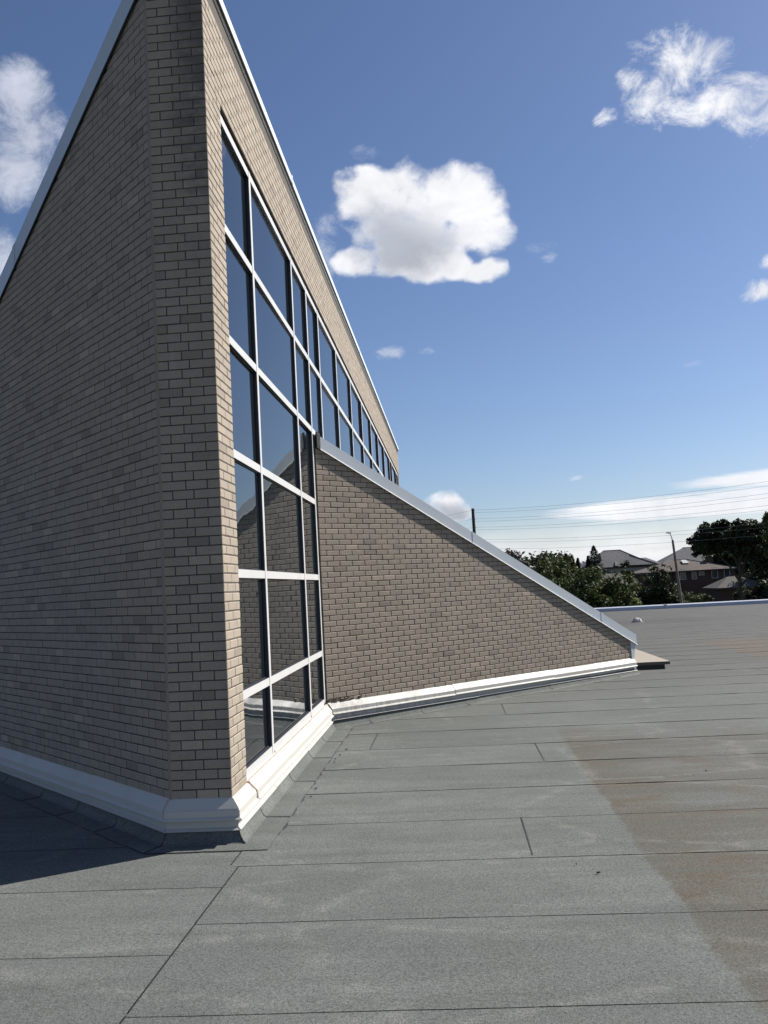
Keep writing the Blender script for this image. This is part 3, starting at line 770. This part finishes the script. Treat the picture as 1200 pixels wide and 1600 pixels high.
# mastic dabs at flashing laps
def dab(p, n_, along, parent, M, zz=((.285, .006), (.228, .056), (.180, .062))):
    mb = MB(); pts = []
    for z, d in zz: pts.append(Vector(p)+Vector(n_)*(d+.006)+Vector((0, 0, z))+Vector(along)*random.uniform(-.006, .006))
    for a, b_ in zip(pts, pts[1:]): mb.tube(a, b_, .008, .009, 6)
    mb.build('mastic_seam', M, parent, -parent.location)
dab((XF, YC+.475, 0), (1, 0, 0), (0, 1, 0), main, M_mastic)
dab((XF, YC+.46, 0), (1, 0, 0), (0, 1, 0), main, M_mastic, ((.30, .004), (.285, .006), (.25, .035)))
dab(PL+tL*.012, (-.38, -.92, 0), tL, main, M_mastic, ((.29, .006), (.228, .058), (.182, .062)))
dab((S0.x+.0, S0.y-.01, 0), (.92, -.38, 0), (0, 1, 0), main, M_bit, ((.30, .012), (.228, .060), (.180, .064), (.166, .086)))
# dark damp rot patch at the inside corner
mb = MB()
for q in range(26):
    u = random.uniform(.02, .55)**1.1; z = .30+random.uniform(0, .05)*(1.2-u); r_ = random.uniform(.008, .022)
    c_ = fS @ Vector((u, -.002, z)); mb.tube(c_-tS*r_*1.5, c_+tS*r_*1.5+Vector((0, 0, random.uniform(-.01, .02))), r_*.5, r_*.3, 5)
mb.build('moss_patch', M_bark, wing, -WO)

# stripping plies : cant, upstand and flat apron, in ~1 m pieces
apr = [.247, .240, .284, .135]
A0 = offset_poly(apr); A1 = offset_poly(.105); A2 = offset_poly(.085); A3 = offset_poly(.062); A4 = offset_poly(.041); A5 = offset_poly(.036)
rings = [(A0, .0085), (A1, .0125), (A2, .024), (A3, .055), (A4, .105), (A5, .15)]
dists = [apr, [.105]*4, [.085]*4, [.062]*4, [.041]*4, [.036]*4]
def ringpt(k, i, s_):
    A = rings[k][0]
    if s_ <= 0: q = A[i]
    elif s_ >= 1: q = A[i+1]
    else:
        t_ = base[i+1]-base[i]; nn = Vector((t_.y, -t_.x, 0)).normalized(); q = base[i]+t_*s_+nn*dists[k][i]
    return Vector((q.x, q.y, rings[k][1]))
jn = {0: [1-x/LLEN for x in (13.0, 12, 11, 10, 9, 8, 7, 6, 5.1, 4.15, 3.2, 2.25, 1.45, .72)], 1: [], 2: [(y-YC)/(S0.y-YC) for y in (6.60, 7.78, 8.82, 9.72)], 3: [x/SLEN for x in (.58, 1.45, 2.3, 3.2, 4.1, 5.0, 5.8)]}
for i in range(4):
    cc = [0]+jn[i]+[1]; L = (base[i+1]-base[i]).length
    tdir = (base[i+1]-base[i]).normalized()
    for j, (a, b_) in enumerate(zip(cc, cc[1:])):
        mb = MB(); n = max(2, int((b_-a)*L/.07))
        rows = []
        for q in range(n+1):
            s_ = a+(b_-a)*q/n
            row = []
            for k in range(len(rings)):
                p = ringpt(k, i, s_)
                if k == 0:
                    jg = .007*jag((s_*L+i*9)*3.3, 3)+.007*jag((s_*L+i*7)*11, 4)
                    t_ = tdir; nn = Vector((t_.y, -t_.x, 0)); 
                    if 0 < s_ < 1: p = p+nn*jg
                p.z += .0022*(j % 2)*(1 if k else .3)
                row.append(p)
            e0 = row[0].copy(); e0.z = .0050
            if 0 < s_ < 1:
                t_ = tdir; nn = Vector((t_.y, -t_.x, 0)); wdt = .005+.020*max(0, .22+jag((s_*L+i*3)*5, 8)+.8*jag((s_*L+i*3)*17, 12))*(1.0 if i != 3 else .15)
                e0 = e0+nn*wdt
            row.insert(0, e0); rows.append(row)
        for q in range(n):
            for k in range(len(rings)):
                mb.quad(rows[q][k], rows[q+1][k], rows[q+1][k+1], rows[q][k+1], 1 if k == 0 else 0)
        o = mb.build('stripping_ply', [M_base_ply, M_bit], deck)
        if j and i != 1:   # bitumen bead along the joint
            mb = MB(); pts = [ringpt(k, i, a) for k in range(len(rings))]
            pts = [p+Vector((0, 0, .001)) for p in pts]
            sk = tdir*.05
            off = [0, .0, .006, .025, .05, .06]
            pts = [p+tdir*(o_ if i != 0 else -o_) for p, o_ in zip(pts, off)]
            for p0, p1 in zip(pts, pts[1:]): mb.tube(p0, p1, .0042, .0036, 5, 0, False)
            mb.build('bitumen_bead', M_bit, o)
# bead at the outside corner
mb = MB(); pts = [rings[k][0][2]+Vector((0, 0, rings[k][1]+.001)) for k in range(1, 6)]
for p0, p1 in zip(pts, pts[1:]): mb.tube(p0, p1, .005, .005, 5)
mb.build('bitumen_bead', M_bit, deck)
mb = MB(); pts = [rings[k][0][1]+Vector((0, 0, rings[k][1]+.001)) for k in range(0, 6)]
for p0, p1 in zip(pts, pts[1:]): mb.tube(p0, p1, .004, .004, 5)
mb.build('bitumen_bead', M_bit, deck)

# ------------------------------------------------------------------ roof drain
dr = empty('roof_drain', 'small pale domed drain cover sitting on the far roof deck', 'roof drain', (6.31, 31.2, 0))
mb = MB(); N = 12; rg = 6
for a in range(rg):
    for k in range(N):
        def pt(a_, k_):
            th = a_/rg*math.pi/2; ph = 2*math.pi*k_/N; r_ = .15*math.cos(th)*(1+.12*math.cos(ph*3)); return (r_*math.cos(ph), r_*math.sin(ph), .012+.14*math.sin(th))
        mb.quad(pt(a, k), pt(a, k+1), pt(a+1, k+1), pt(a+1, k))
mb.build('strainer', plain('pale_cast_metal', (.36, .35, .33), (.55, .54, .52), 9), dr)
mb = MB(); mb.tube((0, 0, .004), (0, 0, .016), .23, .21, 20); mb.build('clamping_ring', M_bit, dr)
mb = MB()
for k in range(5):
    ph = k*1.256+.3; mb.tube((.153*math.cos(ph), .153*math.sin(ph), .02), (.09*math.cos(ph), .09*math.sin(ph), .128), .012, .010, 5)
mb.build('slot', M_bit, dr)

# ------------------------------------------------------------------ trees
def crown_mesh(name, blobs, n, size, mat_, seed, conifer=False, droop=0.0):
    rnd = random.Random(seed); v = []; f = []; tn = []
    tot = sum(b_[3]*b_[4]*b_[5] for b_ in blobs) ** 1
    for (cx, cy, cz, rx, ry, rz_) in blobs:
        m_ = int(n*(rx*ry*rz_)/tot)+30
        # sub-clumps give lumpy outline
        cl = []
        for _ in range(max(8, int(9*(rx*ry*rz_)**.5))):
            th = rnd.uniform(0, 2*math.pi); u_ = rnd.uniform(-.75, 1); r_ = (1-u_*u_)**.5; q = rnd.uniform(.62, 1.03)
            cl.append((cx+rx*q*r_*math.cos(th), cy+ry*q*r_*math.sin(th), cz+rz_*q*u_, rnd.uniform(.22, .42)*min(rx, ry, rz_)+.15, rnd.random()))
        for _ in range(m_):
            c = rnd.choice(cl)
            d = Vector((rnd.gauss(0, 1), rnd.gauss(0, 1), rnd.gauss(0, 1))).normalized()*(rnd.random()**.4)
            p = Vector((c[0], c[1], c[2]))+d*c[3]
            s_ = size*rnd.uniform(.55, 1.35)
            nrm = (d*.8+Vector((rnd.gauss(0, .5), rnd.gauss(0, .5), rnd.gauss(.3, .5)))).normalized()
            a = nrm.orthogonal().normalized(); b_ = nrm.cross(a); q = rnd.uniform(0, 6.28)
            a, b_ = a*math.cos(q)+b_*math.sin(q), b_*math.cos(q)-a*math.sin(q)
            k = len(v)
            v += [tuple(p-a*s_), tuple(p-b_*s_*.55+a*s_*.1), tuple(p+a*s_*.95), tuple(p+b_*s_*.5)]
            f.append((k, k+1, k+2, k+3)); tn.append(min(1, max(0, .6*c[4]+rnd.uniform(0, .45))))
    me = mesh(name, v, f, mat_)
    a = me.attributes.new('tone', 'FLOAT', 'FACE'); a.data.foreach_set('value', tn); return me
def trunk_mb(h, r, lean=0.0, limbs=(), split=None):
    mb = MB(); n = 4; prev = Vector((0, 0, 0))
    for i in range(n):
        q = Vector((lean*h*((i+1)/n)**2, .02*h*math.sin(i*2.1), h*(i+1)/n)); mb.tube(prev, q, r*(1-.18*i), r*(1-.18*(i+1)), 8); prev = q
    for (z0, dx, dy, dz) in limbs:
        p = Vector((lean*h*(z0/h)**2, 0, z0)); q = p+Vector((dx, dy, dz)); m_ = p+Vector((dx*.45, dy*.45, dz*.6)); mb.tube(p, m_, r*.5, r*.34, 6); mb.tube(m_, q, r*.34, r*.12, 6)
    return mb
def tree(name, label, cat, x, y, blobs, n, size, M, th, tr, seed, group=None, limbs=None, z=-4.1, trunk=True, cname='crown'):
    e_ = empty(name, label, cat, (x, y, z), 0, group)
    link(cname, crown_mesh(cname, blobs, n, size, M, seed), e_)
    if trunk:
        if limbs is None:
            rr = random.Random(seed+5); limbs = []
            for b_ in blobs[:5]:
                z0 = max(th*.45, b_[2]-b_[5]*1.2); z0 = min(z0, th*.95); limbs.append((z0, b_[0]*.8, b_[1]*.8, max(.4, b_[2]-z0)))
        trunk_mb(th, tr, rr.uniform(-.03, .03) if limbs is None else .01, limbs).build('trunk', M_bark, e_)
    return e_
def lump(rnd, w_, h_, z0, n=5):
    out = []
    for i in range(n):
        out.append((rnd.uniform(-.42, .42)*w_, rnd.uniform(-.3, .3)*w_, z0+h_*rnd.uniform(.25, .75), w_*rnd.uniform(.22, .36), w_*rnd.uniform(.22, .34), h_*rnd.uniform(.2, .33)))
    return out
def bushy(name, label, cat, x, y, w_, top, z0, M, seed, n=2600, size=.22, nb=7, group=None):
    """crown spanning z0..top (heights above street) """
    rnd = random.Random(seed); h_ = top-z0; bl = []
    for i in range(nb):
        a = i/nb*6.283; rr = rnd.uniform(.15, .34); bl.append((math.cos(a)*rr*w_, math.sin(a)*rr*w_*.8, z0+h_*rnd.uniform(.22, .60), w_*rnd.uniform(.18, .28), w_*rnd.uniform(.18, .28), h_*rnd.uniform(.20, .30)))
    bl.append((0, 0, z0+h_*.70, w_*.26, w_*.26, h_*.30))
    return tree(name, label, cat, x, y, bl, n, size, M, z0+h_*.55, max(.07, w_*.028), seed, group)
G = 4.1
GT = 'broadleaf trees beyond the roof edge'
# the big tree on the right with its dark overhanging crown
tree('maple_tree', 'wide dark spreading tree with a bare trunk standing to the right of the brown house', 'tree', 31.7, 100,
     [(-3.0, 0, 8.8, 1.9, 2, 1.3), (-2.3, 1, 9.8, 1.7, 2, 1.2), (-.2, 0, 10.0, 2.2, 2.2, 1.3), (1.8, .5, 9.6, 2.2, 2, 1.4), (.4, -1, 8.3, 2.6, 2, 1.3), (2.8, 0, 8.0, 2.2, 2, 1.7), (-3.9, .4, 8.0, .9, 1, .7), (-1.4, 0, 8.6, 2.2, 2, 1.2), (3.6, .5, 6.4, 2.0, 2, 1.6)],
     21000, .21, L_dark, 8.4, .30, 11, None, [(4.2, -2.6, 0, 3.6), (4.8, 1.8, .3, 3.4), (5.5, -1.0, .4, 3.4), (3.8, 2.8, 0, 2.2), (5.8, .6, -.8, 3)])
tree('walnut_tree', 'tall leafy tree at the far right edge reaching above the power lines', 'tree', 30.2, 78,
     [(-1.6, 0, 9.9, 1.25, 1.6, .95), (-.2, 0, 10.7, 1.6, 1.6, 1.2), (1.6, 0, 11, 2, 2, 1.6), (-1.0, .6, 8.4, 1.7, 1.6, 1.2), (-1.3, 0, 6.9, 1.7, 1.7, 1.2), (-.9, 0, 5.2, 1.8, 1.7, 1.2), (.9, 0, 8.2, 2.2, 2, 2), (-1.0, 0, 3.4, 1.9, 1.7, 1.3), (1.2, 0, 5, 2.2, 2, 2), (1.2, 0, 2.6, 2.2, 2, 1.6), (-2.4, .3, 10.0, .5, .5, .4)],
     20000, .16, L_mid, 9.0, .28, 12)
# middle group
bushy('round_tree', 'round olive green tree beside the leaning lamp post, in front of the brown house', 'tree', 18.2, 80, 5.4, 6.5, .3, L_dark, 21, 6500, .15)
bushy('round_tree', 'low leafy shrub to the right of the lamp post, left of the parked car', 'shrub', 20.4, 76, 3.4, 4.25, .3, L_warm, 22, 3600, .13)
bushy('round_tree', 'big spreading green tree just behind the lower end of the raking coping', 'tree', 11.3, 72, 6.6, 6.6, .4, L_mid, 23, 11000, .15)
bushy('round_tree', 'dense green tree left of the spreading tree, partly behind the coping', 'tree', 8.4, 80, 6.4, 7.3, .4, L_mid, 24, 9500, .16)
bushy('round_tree', 'green tree with a tuft standing above its neighbours, right of the yellowish tree', 'tree', 11.8, 100, 7.2, 8.6, .3, L_mid, 25, 8500, .18)
bushy('round_tree', 'dark purplish tree closest to the coping on the skyline', 'tree', 7.3, 100, 5.6, 9.3, .3, L_red, 26, 7500, .19)
bushy('round_tree', 'second dark reddish tree, right of the one at the coping', 'tree', 9.6, 97, 4.6, 8.3, .3, L_red, 27, 6000, .18)
bushy('round_tree', 'slim yellow green tree between the reddish trees and the dark round one', 'tree', 10.5, 103, 1.7, 7.9, .5, L_yel, 28, 1500, .16, 5)
bushy('round_tree', 'dark round tree on the skyline above the yellow green one', 'tree', 13.4, 125, 6.6, 9.3, .3, L_dark, 29, 6500, .2)
bushy('round_tree', 'small dark tree in front of the left grey roof', 'tree', 23.2, 119, 3.4, 7.5, 2.0, L_dark, 30, 4200, .17)
bushy('round_tree', 'green bushes below the left end of the grey roof', 'shrub', 19.9, 116, 7, 6.6, .3, L_dark, 31, 6500, .18)
bushy('round_tree', 'leafy tree whose top overlaps the low dark roof', 'tree', 15.5, 88, 4.0, 5.8, .3, L_mid, 32, 5200, .15)
bushy('round_tree', 'bright yellow green sapling in front of the low dark roofed house', 'shrub', 12.75, 63, 1.5, 4.05, 1.6, L_yel, 33, 1300, .10, 5)
bushy('round_tree', 'dark hedge plant under the eave of the low house', 'shrub', 14.2, 72, 2.6, 3.9, .2, L_dark, 34, 2200, .13)
bushy('round_tree', 'small leafy shrub in front of the low garage at the right', 'shrub', 35.7, 112, 3.0, 3.4, 1.2, L_warm, 35, 1600, .16)
bushy('round_tree', 'dark leafy tree filling the lower right corner behind the car', 'tree', 43.6, 121, 8.6, 10.0, .2, L_dark, 36, 13000, .22)
bushy('round_tree', 'dark bush at the right below the garage roof', 'shrub', 30.9, 88, 5.0, 4.8, .2, L_dark, 37, 8500, .17)
def conifer(label, x, y, h, r, seed, n=4200):
    rnd = random.Random(seed); e_ = empty('spruce_tree', label, 'conifer', (x, y, -4.1), 0, 'conifers on the skyline'); v = []; f = []; tn = []
    for _ in range(n):
        u_ = rnd.random()**.8; z = h*(.15+.85*u_); lay = (z*1.4) % 1; rr = 1.25*r*(1-u_)**.85*(.65+.45*lay)+.06; th = rnd.uniform(0, 6.283); q = rr*rnd.uniform(.45, 1)
        p = Vector((q*math.cos(th), q*math.sin(th), z)); s_ = rnd.uniform(.13, .28)*(1-.4*u_)
        out = Vector((math.cos(th), math.sin(th), -.25)); side = Vector((-math.sin(th), math.cos(th), rnd.uniform(-.5, .5)))
        k = len(v); v += [tuple(p-out*s_), tuple(p+side*s_*.4), tuple(p+out*s_*1.2), tuple(p-side*s_*.4)]; f.append((k, k+1, k+2, k+3)); tn.append(rnd.random())
    me = mesh('crown', v, f, L_con); a = me.attributes.new('tone', 'FLOAT', 'FACE'); a.data.foreach_set('value', tn); link('crown', me, e_)
    mb = MB(); mb.tube((0, 0, 0), (0, 0, h*.97), .14, .02, 7); mb.build('trunk', M_bark, e_)
conifer('tallest pointed conifer, left of the grey hip roof', 24.1, 150, 10.9, 3.0, 41, 7000)
conifer('pointed conifer just left of the tallest one', 22.9, 149, 9.2, 1.5, 42)
conifer('conifer with a blunt tip, leftmost of those on the skyline', 15.8, 122, 9.1, 1.5, 43)
conifer('narrow conifer second from the left on the skyline', 16.9, 124, 8.9, 1.1, 44)
conifer('small conifer in the gap between two groups of dark trees', 19.5, 137, 8.7, 1.2, 45)
conifer('slender conifer at the right of the tallest one', 25.3, 152, 9.6, 1.0, 46)
bushy('round_tree', 'broad dark tree behind the bare trunk of the spreading one', 'tree', 52.0, 155, 16, 12.2, .3, L_dark, 51, 16000, .32, 12)
# wood further off
rnd = random.Random(5); bl = []
for k in range(70):
    x = -60+k*2.3+rnd.uniform(-1, 1)
    if 27 < x < 58: continue
    bl.append((x, 178+rnd.uniform(-8, 8), rnd.uniform(3.0, 6.6), rnd.uniform(2.6, 4.2), 2.6, rnd.uniform(3.0, 4.6)))
me = crown_mesh('far_wood', [(a, b_, c+1.0, d, e_, f_) for a, b_, c, d, e_, f_ in bl], 30000, .48, L_dark, 77)
o = link('far_wood', me); o.location = (0, 0, -3.9); tag(o, 'dark line of distant trees along the horizon behind the houses', 'woodland', None, 'stuff')
rnd = random.Random(9)
me = crown_mesh('undergrowth', [(k*2.2+rnd.uniform(-1, 1), rnd.uniform(-3, 3)+abs(k)*.1, .6, 2.0, 1.8, rnd.uniform(.9, 1.6)) for k in range(-8, 18)], 12000, .2, L_dark, 78)
o = link('undergrowth', me); o.location = (8, 92, -3.9); tag(o, 'low dark undergrowth between the trees beyond the roof', 'undergrowth', None, 'stuff')

# ------------------------------------------------------------------ houses
M_cap_sh = plain('ridge_caps', (.15, .148, .15), (.20, .198, .2), 3)
def hip_roof(mb, x0, x1, y0, y1, ze, zt, rx0, rx1, ry, ov=.5, mi=0):
    """hip roof with ridge from rx0 to rx1 at depth ry"""
    a = (x0-ov, y0-ov, ze); b_ = (x1+ov, y0-ov, ze); c = (x1+ov, y1+ov, ze); d = (x0-ov, y1+ov, ze); p = (rx0, ry, zt); q = (rx1, ry, zt)
    mb.poly([a, b_, q, p], mi); mb.poly([b_, c, q], mi); mb.poly([c, d, p, q], mi); mb.poly([d, a, p], mi)
    # fascia
    for u_, w_ in ((a, b_), (b_, c), (c, d), (d, a)):
        mb.quad((u_[0], u_[1], u_[2]-.22), (w_[0], w_[1], w_[2]-.22), w_, u_, 1)
    mb.poly([(d[0], d[1], ze-.22), (c[0], c[1], ze-.22), (b_[0], b_[1], ze-.22), (a[0], a[1], ze-.22)], 1)
def caps(root, pts):
    mb = MB()
    for a, b_ in pts: mb.tube(a, b_, .07, .07, 4)
    mb.build('ridge_cap', M_cap_sh, root)
def window(parent, x, y, z, w_, h_, curtain=False):
    mb = MB(); 
    for a in ((x-w_/2, x-w_/2+.07, z, z+h_), (x+w_/2-.07, x+w_/2, z, z+h_), (x-w_/2+.07, x+w_/2-.07, z, z+.07), (x-w_/2+.07, x+w_/2-.07, z+h_-.07, z+h_)): mb.box(a[0], y-.06, a[2], a[1], y+.02, a[3])
    f_ = mb.build('window', M_trimw, parent)
    mb = MB(); mb.quad((x-w_/2+.06, y-.02, z+.06), (x+w_/2-.06, y-.02, z+.06), (x+w_/2-.06, y-.02, z+h_-.06), (x-w_/2+.06, y-.02, z+h_-.06)); mb.build('pane', M_hwin, f_)
def house(name, label, loc, rz, body, wallM, roofs, roofM, wins, group='houses beyond the trees'):
    e_ = empty(name, label, 'house', loc, R(rz), group); mb = MB()
    for b_ in body: mb.box(*b_)
    mb.build('wall', wallM, e_)
    r_ = None
    for rf in roofs:
        mb = MB(); hip_roof(mb, *rf); o = fixn(mb.build('roof', [roofM, M_pole_dark], e_)); r_ = r_ or o
    for q in wins: window(e_, *q)
    return e_, r_
# C : brown two storey house
hC, rC = house('brown_house', 'dark brick two storey house with low brown roof and skylight, behind the lamp post', (34.5, 130, -4.1), 1.2,
      [(-2.6, 0, 0, 5.9, 9, 5.72)], M_hbrick, [(-6.6, 5.9, 0, 9, 5.85, 7.50, -1.2, .7, 4.5, .55)], M_sh_brown,
      [(-1.25, 0, 4.55, .85, 1.5), (.35, 0, 4.55, .7, 1.45), (1.40, 0, 5.05, .8, .6), (3.25, 0, 4.55, .9, 1.5), (5.0, 0, 4.55, .85, 1.5)])
mb = MB(); mb.box(-6.4, .3, 0, -2.6, 9, 5.6); mb.build('wall', M_hbrick, hC)
mb = MB(); mb.prism([(-.45, 2.3, 6.86), (.45, 2.3, 6.86), (.35, 3.6, 7.34), (-.35, 3.6, 7.34)], (0, 0, .12)); fixn(mb.build('skylight', M_trimw, rC))
mb = MB(); mb.box(3.1, 2.7, 6.0, 3.8, 3.4, 7.55); mb.box(3.0, 2.6, 7.55, 3.9, 3.5, 7.68); mb.build('chimney', M_hbrick, rC)
caps(rC, [((-7.15, -.55, 5.87), (-1.2, 4.5, 7.52)), ((6.45, -.55, 5.87), (.7, 4.5, 7.52)), ((-1.2, 4.5, 7.52), (.7, 4.5, 7.52))])
# A : grey hip roof on the left
hA, rA = house('grey_roofed_house', 'large grey hip roofed house with pale siding, left of the lamp post', (28.2, 150, -4.1), 0,
      [(-6.0, 0, 0, 5.4, 11, 7.05)], M_stucco, [(-6.0, 5.2, 0, 11, 7.1, 10.05, -1.6, 1.2, 5.2, .5)], M_sh_grey, [(-5.1, 0, 5.6, 1.3, 1.1)])
mb = MB(); mb.poly([(-.9, -.9, 7.25), (5.9, -.9, 7.25), (2.1, 2.0, 9.0)]); mb.poly([(-.9, -.9, 7.25), (2.1, 2.0, 9.0), (2.1, 5.2, 9.3), (-.3, 3.0, 8.7)]); mb.poly([(5.9, -.9, 7.25), (5.9, 3, 7.5), (2.1, 5.2, 9.3), (2.1, 2.0, 9.0)])
o = mb.build('roof', M_sh_grey, hA); o['label'] = 'small lower front hip'
mb = MB(); hip_roof(mb, 3.2, 7.6, 4, 12, 7.3, 8.55, 4.6, 6.1, 8, .3); fixn(mb.build('roof', [M_sh_grey, M_pole_dark], hA))
mb = MB(); mb.box(3.4, 4.2, 0, 7.4, 12, 7.1); mb.build('wall', M_stucco, hA)
caps(rA, [((-6.5, -.5, 7.12), (-1.6, 5.2, 10.07)), ((-1.6, 5.2, 10.07), (1.2, 5.2, 10.07)), ((1.2, 5.2, 10.07), (5.7, -.5, 7.12)), ((-.9, -.9, 7.3), (2.1, 2.0, 9.04)), ((2.1, 2.0, 9.04), (5.9, -.9, 7.3))])
# D : grey roof behind
hD, rD = house('grey_roofed_house', 'grey hip roofed house rising behind the brown roofed one', (45.0, 165, -4.1), 0,
      [(-5.6, 0, 0, 5.8, 10, 7.3)], M_hbrick, [(-5.6, 5.8, 0, 10, 7.4, 10.2, -1.1, .9, 5, .5)], M_sh_grey, [(5.0, 0, 5.8, .9, 1.1)])
caps(rD, [((-6.1, -.5, 7.42), (-1.1, 5, 10.22)), ((-1.1, 5, 10.22), (.9, 5, 10.22)), ((.9, 5, 10.22), (6.3, -.5, 7.42))])
# B : low house close by, left
hB, rB = house('low_house', 'low single storey house with a dull brown roof half hidden behind the trees', (17.8, 95, -4.1), -1.0,
      [(-3.6, 0, 0, 2.0, 8, 4.55)], M_hbrick, [(-4.2, 1.7, 0, 8, 4.68, 5.95, -1.4, .4, 3.2, .45)], M_sh_dull, [(-.6, 0, 2.6, 1.2, 1.2)])
mb = MB(); mb.box(-3.3, -.55, 4.36, -1.0, -.45, 4.56); mb.build('gutter', M_trimw, rB)
# E : garage in front of C on the right
hE, rE = house('garage', 'low dark garage with a brown hip roof under the big tree at the right', (37.4, 118, -4.1), 0,
      [(-2.6, 0, 0, 2.9, 6, 3.15)], M_hbrick, [(-2.6, 2.9, 0, 6, 3.35, 4.75, -.6, .9, 3, .5)], M_sh_dull, [(1.6, 0, 1.5, .5, 1.1)])
# small far roof in the trees
hF_, _ = house('grey_roofed_house', 'tiny far grey roof glimpsed between the dark round tree and its neighbours', (13.5, 160, -4.1), 0, [(-2.5, 0, 0, 2.5, 6, 5.2)], M_stucco, [(-2.5, 2.5, 0, 6, 5.2, 7.1, -.6, .6, 3, .4)], M_sh_grey, [])

# ------------------------------------------------------------------ parked car
car = empty('parked_car', 'dark blue car parked beyond the roof edge, seen from the front in the shade', 'car', (40.9, 140, -4.06), R(8))
mb = MB()
prof = [(-.86, .30), (-.90, .62), (-.84, .86), (-.70, .93), (.70, .93), (.84, .86), (.90, .62), (.86, .30)]
mb.prism([(x, -2.1, z) for x, z in prof], (0, 4.3, 0)); fixn(mb.build('body', M_carp, car))
mb = MB(); a = [(-.72, -.95, .93), (.72, -.95, .93), (.56, -.15, 1.42), (-.56, -.15, 1.42)]; b2 = [(-.72, 1.75, .93), (.72, 1.75, .93), (.56, 1.05, 1.42), (-.56, 1.05, 1.42)]
mb.poly(a, 0); mb.poly([b2[1], b2[0], b2[3], b2[2]], 0); mb.poly([a[3], a[2], b2[2], b2[3]], 1); mb.poly([a[0], a[3], b2[3], b2[0]], 0); mb.poly([a[2], a[1], b2[1], b2[2]], 0)
fixn(mb.build('windscreen', [M_carg, M_carp], car))
for sx in (-1, 1):
    mb = MB(); mb.box(sx*.72-.14, -2.13, .60, sx*.72+.14, -2.08, .76); mb.build('headlight', M_trimw, car)
    mb = MB(); mb.box(sx*.98-.1, -.75, .95, sx*.98+.1, -.6, 1.08); mb.build('mirror', M_carp, car)
    for y in (-1.35, 1.35): mb = MB(); mb.tube((sx*.72, y, .32), (sx*.90, y, .32), .32, .32, 14); mb.build('wheel', M_tyre, car)
mb = MB(); mb.box(-.25, -2.125, .42, .25, -2.10, .54); mb.build('number_plate', M_trimw, car)

# ------------------------------------------------------------------ lamp post, pylon and wires
lp = empty('street_lamp', 'leaning weathered lamp post with a short pale arm in front of the brown roofed house', 'lamp post', (15.33, 60, -4.1))
mb = MB(); mb.tube((0, 0, 0), (-.46, 0, 7.87), .13, .075, 10); mb.build('pole', M_pole_wood, lp)
mb = MB(); mb.tube((-.46, 0, 7.85), (-.56, -.02, 8.22), .045, .03, 8); mb.tube((-.56, -.02, 8.22), (-.60, -.02, 8.32), .03, .03, 8); mb.build('arm', M_chrome, lp)
mb = MB(); mb.prism([(-.56, -.12, 8.30), (-.84, -.09, 8.36), (-.84, .09, 8.36), (-.56, .12, 8.30)], (.02, 0, .09)); fixn(mb.build('lamp_head', M_chrome, lp))
pp = empty('power_pole', 'dark power pole rising behind the raking coping', 'power pole', (2.9, 100, -4.1))
mb = MB(); mb.tube((.04, 0, 0), (0, 0, 14.15), .24, .17, 10); mb.build('pole', M_pole_dark, pp)
zp = [9.85, 8.85, 7.90, 6.50, 5.45]
mb = MB()
for z in zp: mb.tube((0, 0, z+4.1), (.22, 0, z+4.1), .045, .045, 6)
mb.build('insulator', M_pole_dark, pp)
pp2 = empty('power_pole', 'second dark power pole standing out to the right of the view', 'power pole', (46, 62, -4.1))
mb = MB(); mb.tube((0, 0, 0), (0, 0, 14.4), .24, .17, 10); mb.build('pole', M_pole_dark, pp2)
def wire(label, a, b_, sag, r=.011):
    a = Vector(a); b_ = Vector(b_); mb = MB(); n = 24; pr = a
    for i in range(1, n+1):
        s_ = i/n; p = a.lerp(b_, s_); p.z -= sag*4*s_*(1-s_); mb.tube(pr, p, r, r, 4, 0, False); pr = p
    o = mb.build('power_line', M_cable); tag(o, label, 'power line', 'overhead lines beyond the roof'); return o
names = ['highest', 'second highest', 'third highest', 'fourth highest']
for k, z in enumerate(zp):
    zb = z+ (.5, .45, .3, .1, .0)[k]
    if k < 4:
        wire('upper wire of the %s pair right of the pole' % names[k], (3.1, 100, z), (46, 62, zb), 1.15)
        wire('lower wire of the %s pair right of the pole' % names[k], (3.1, 100.6, z-.24), (46, 62.6, zb-.42), 1.15)
        wire('wire of the %s pair running left of the pole behind the coping' % names[k], (2.8, 100, z), (-42, 135, z-.2), 1.1)
    else:
        wire('lowest single thin wire above the tree tops', (3.1, 100, z), (46, 62, zb), 1.05)
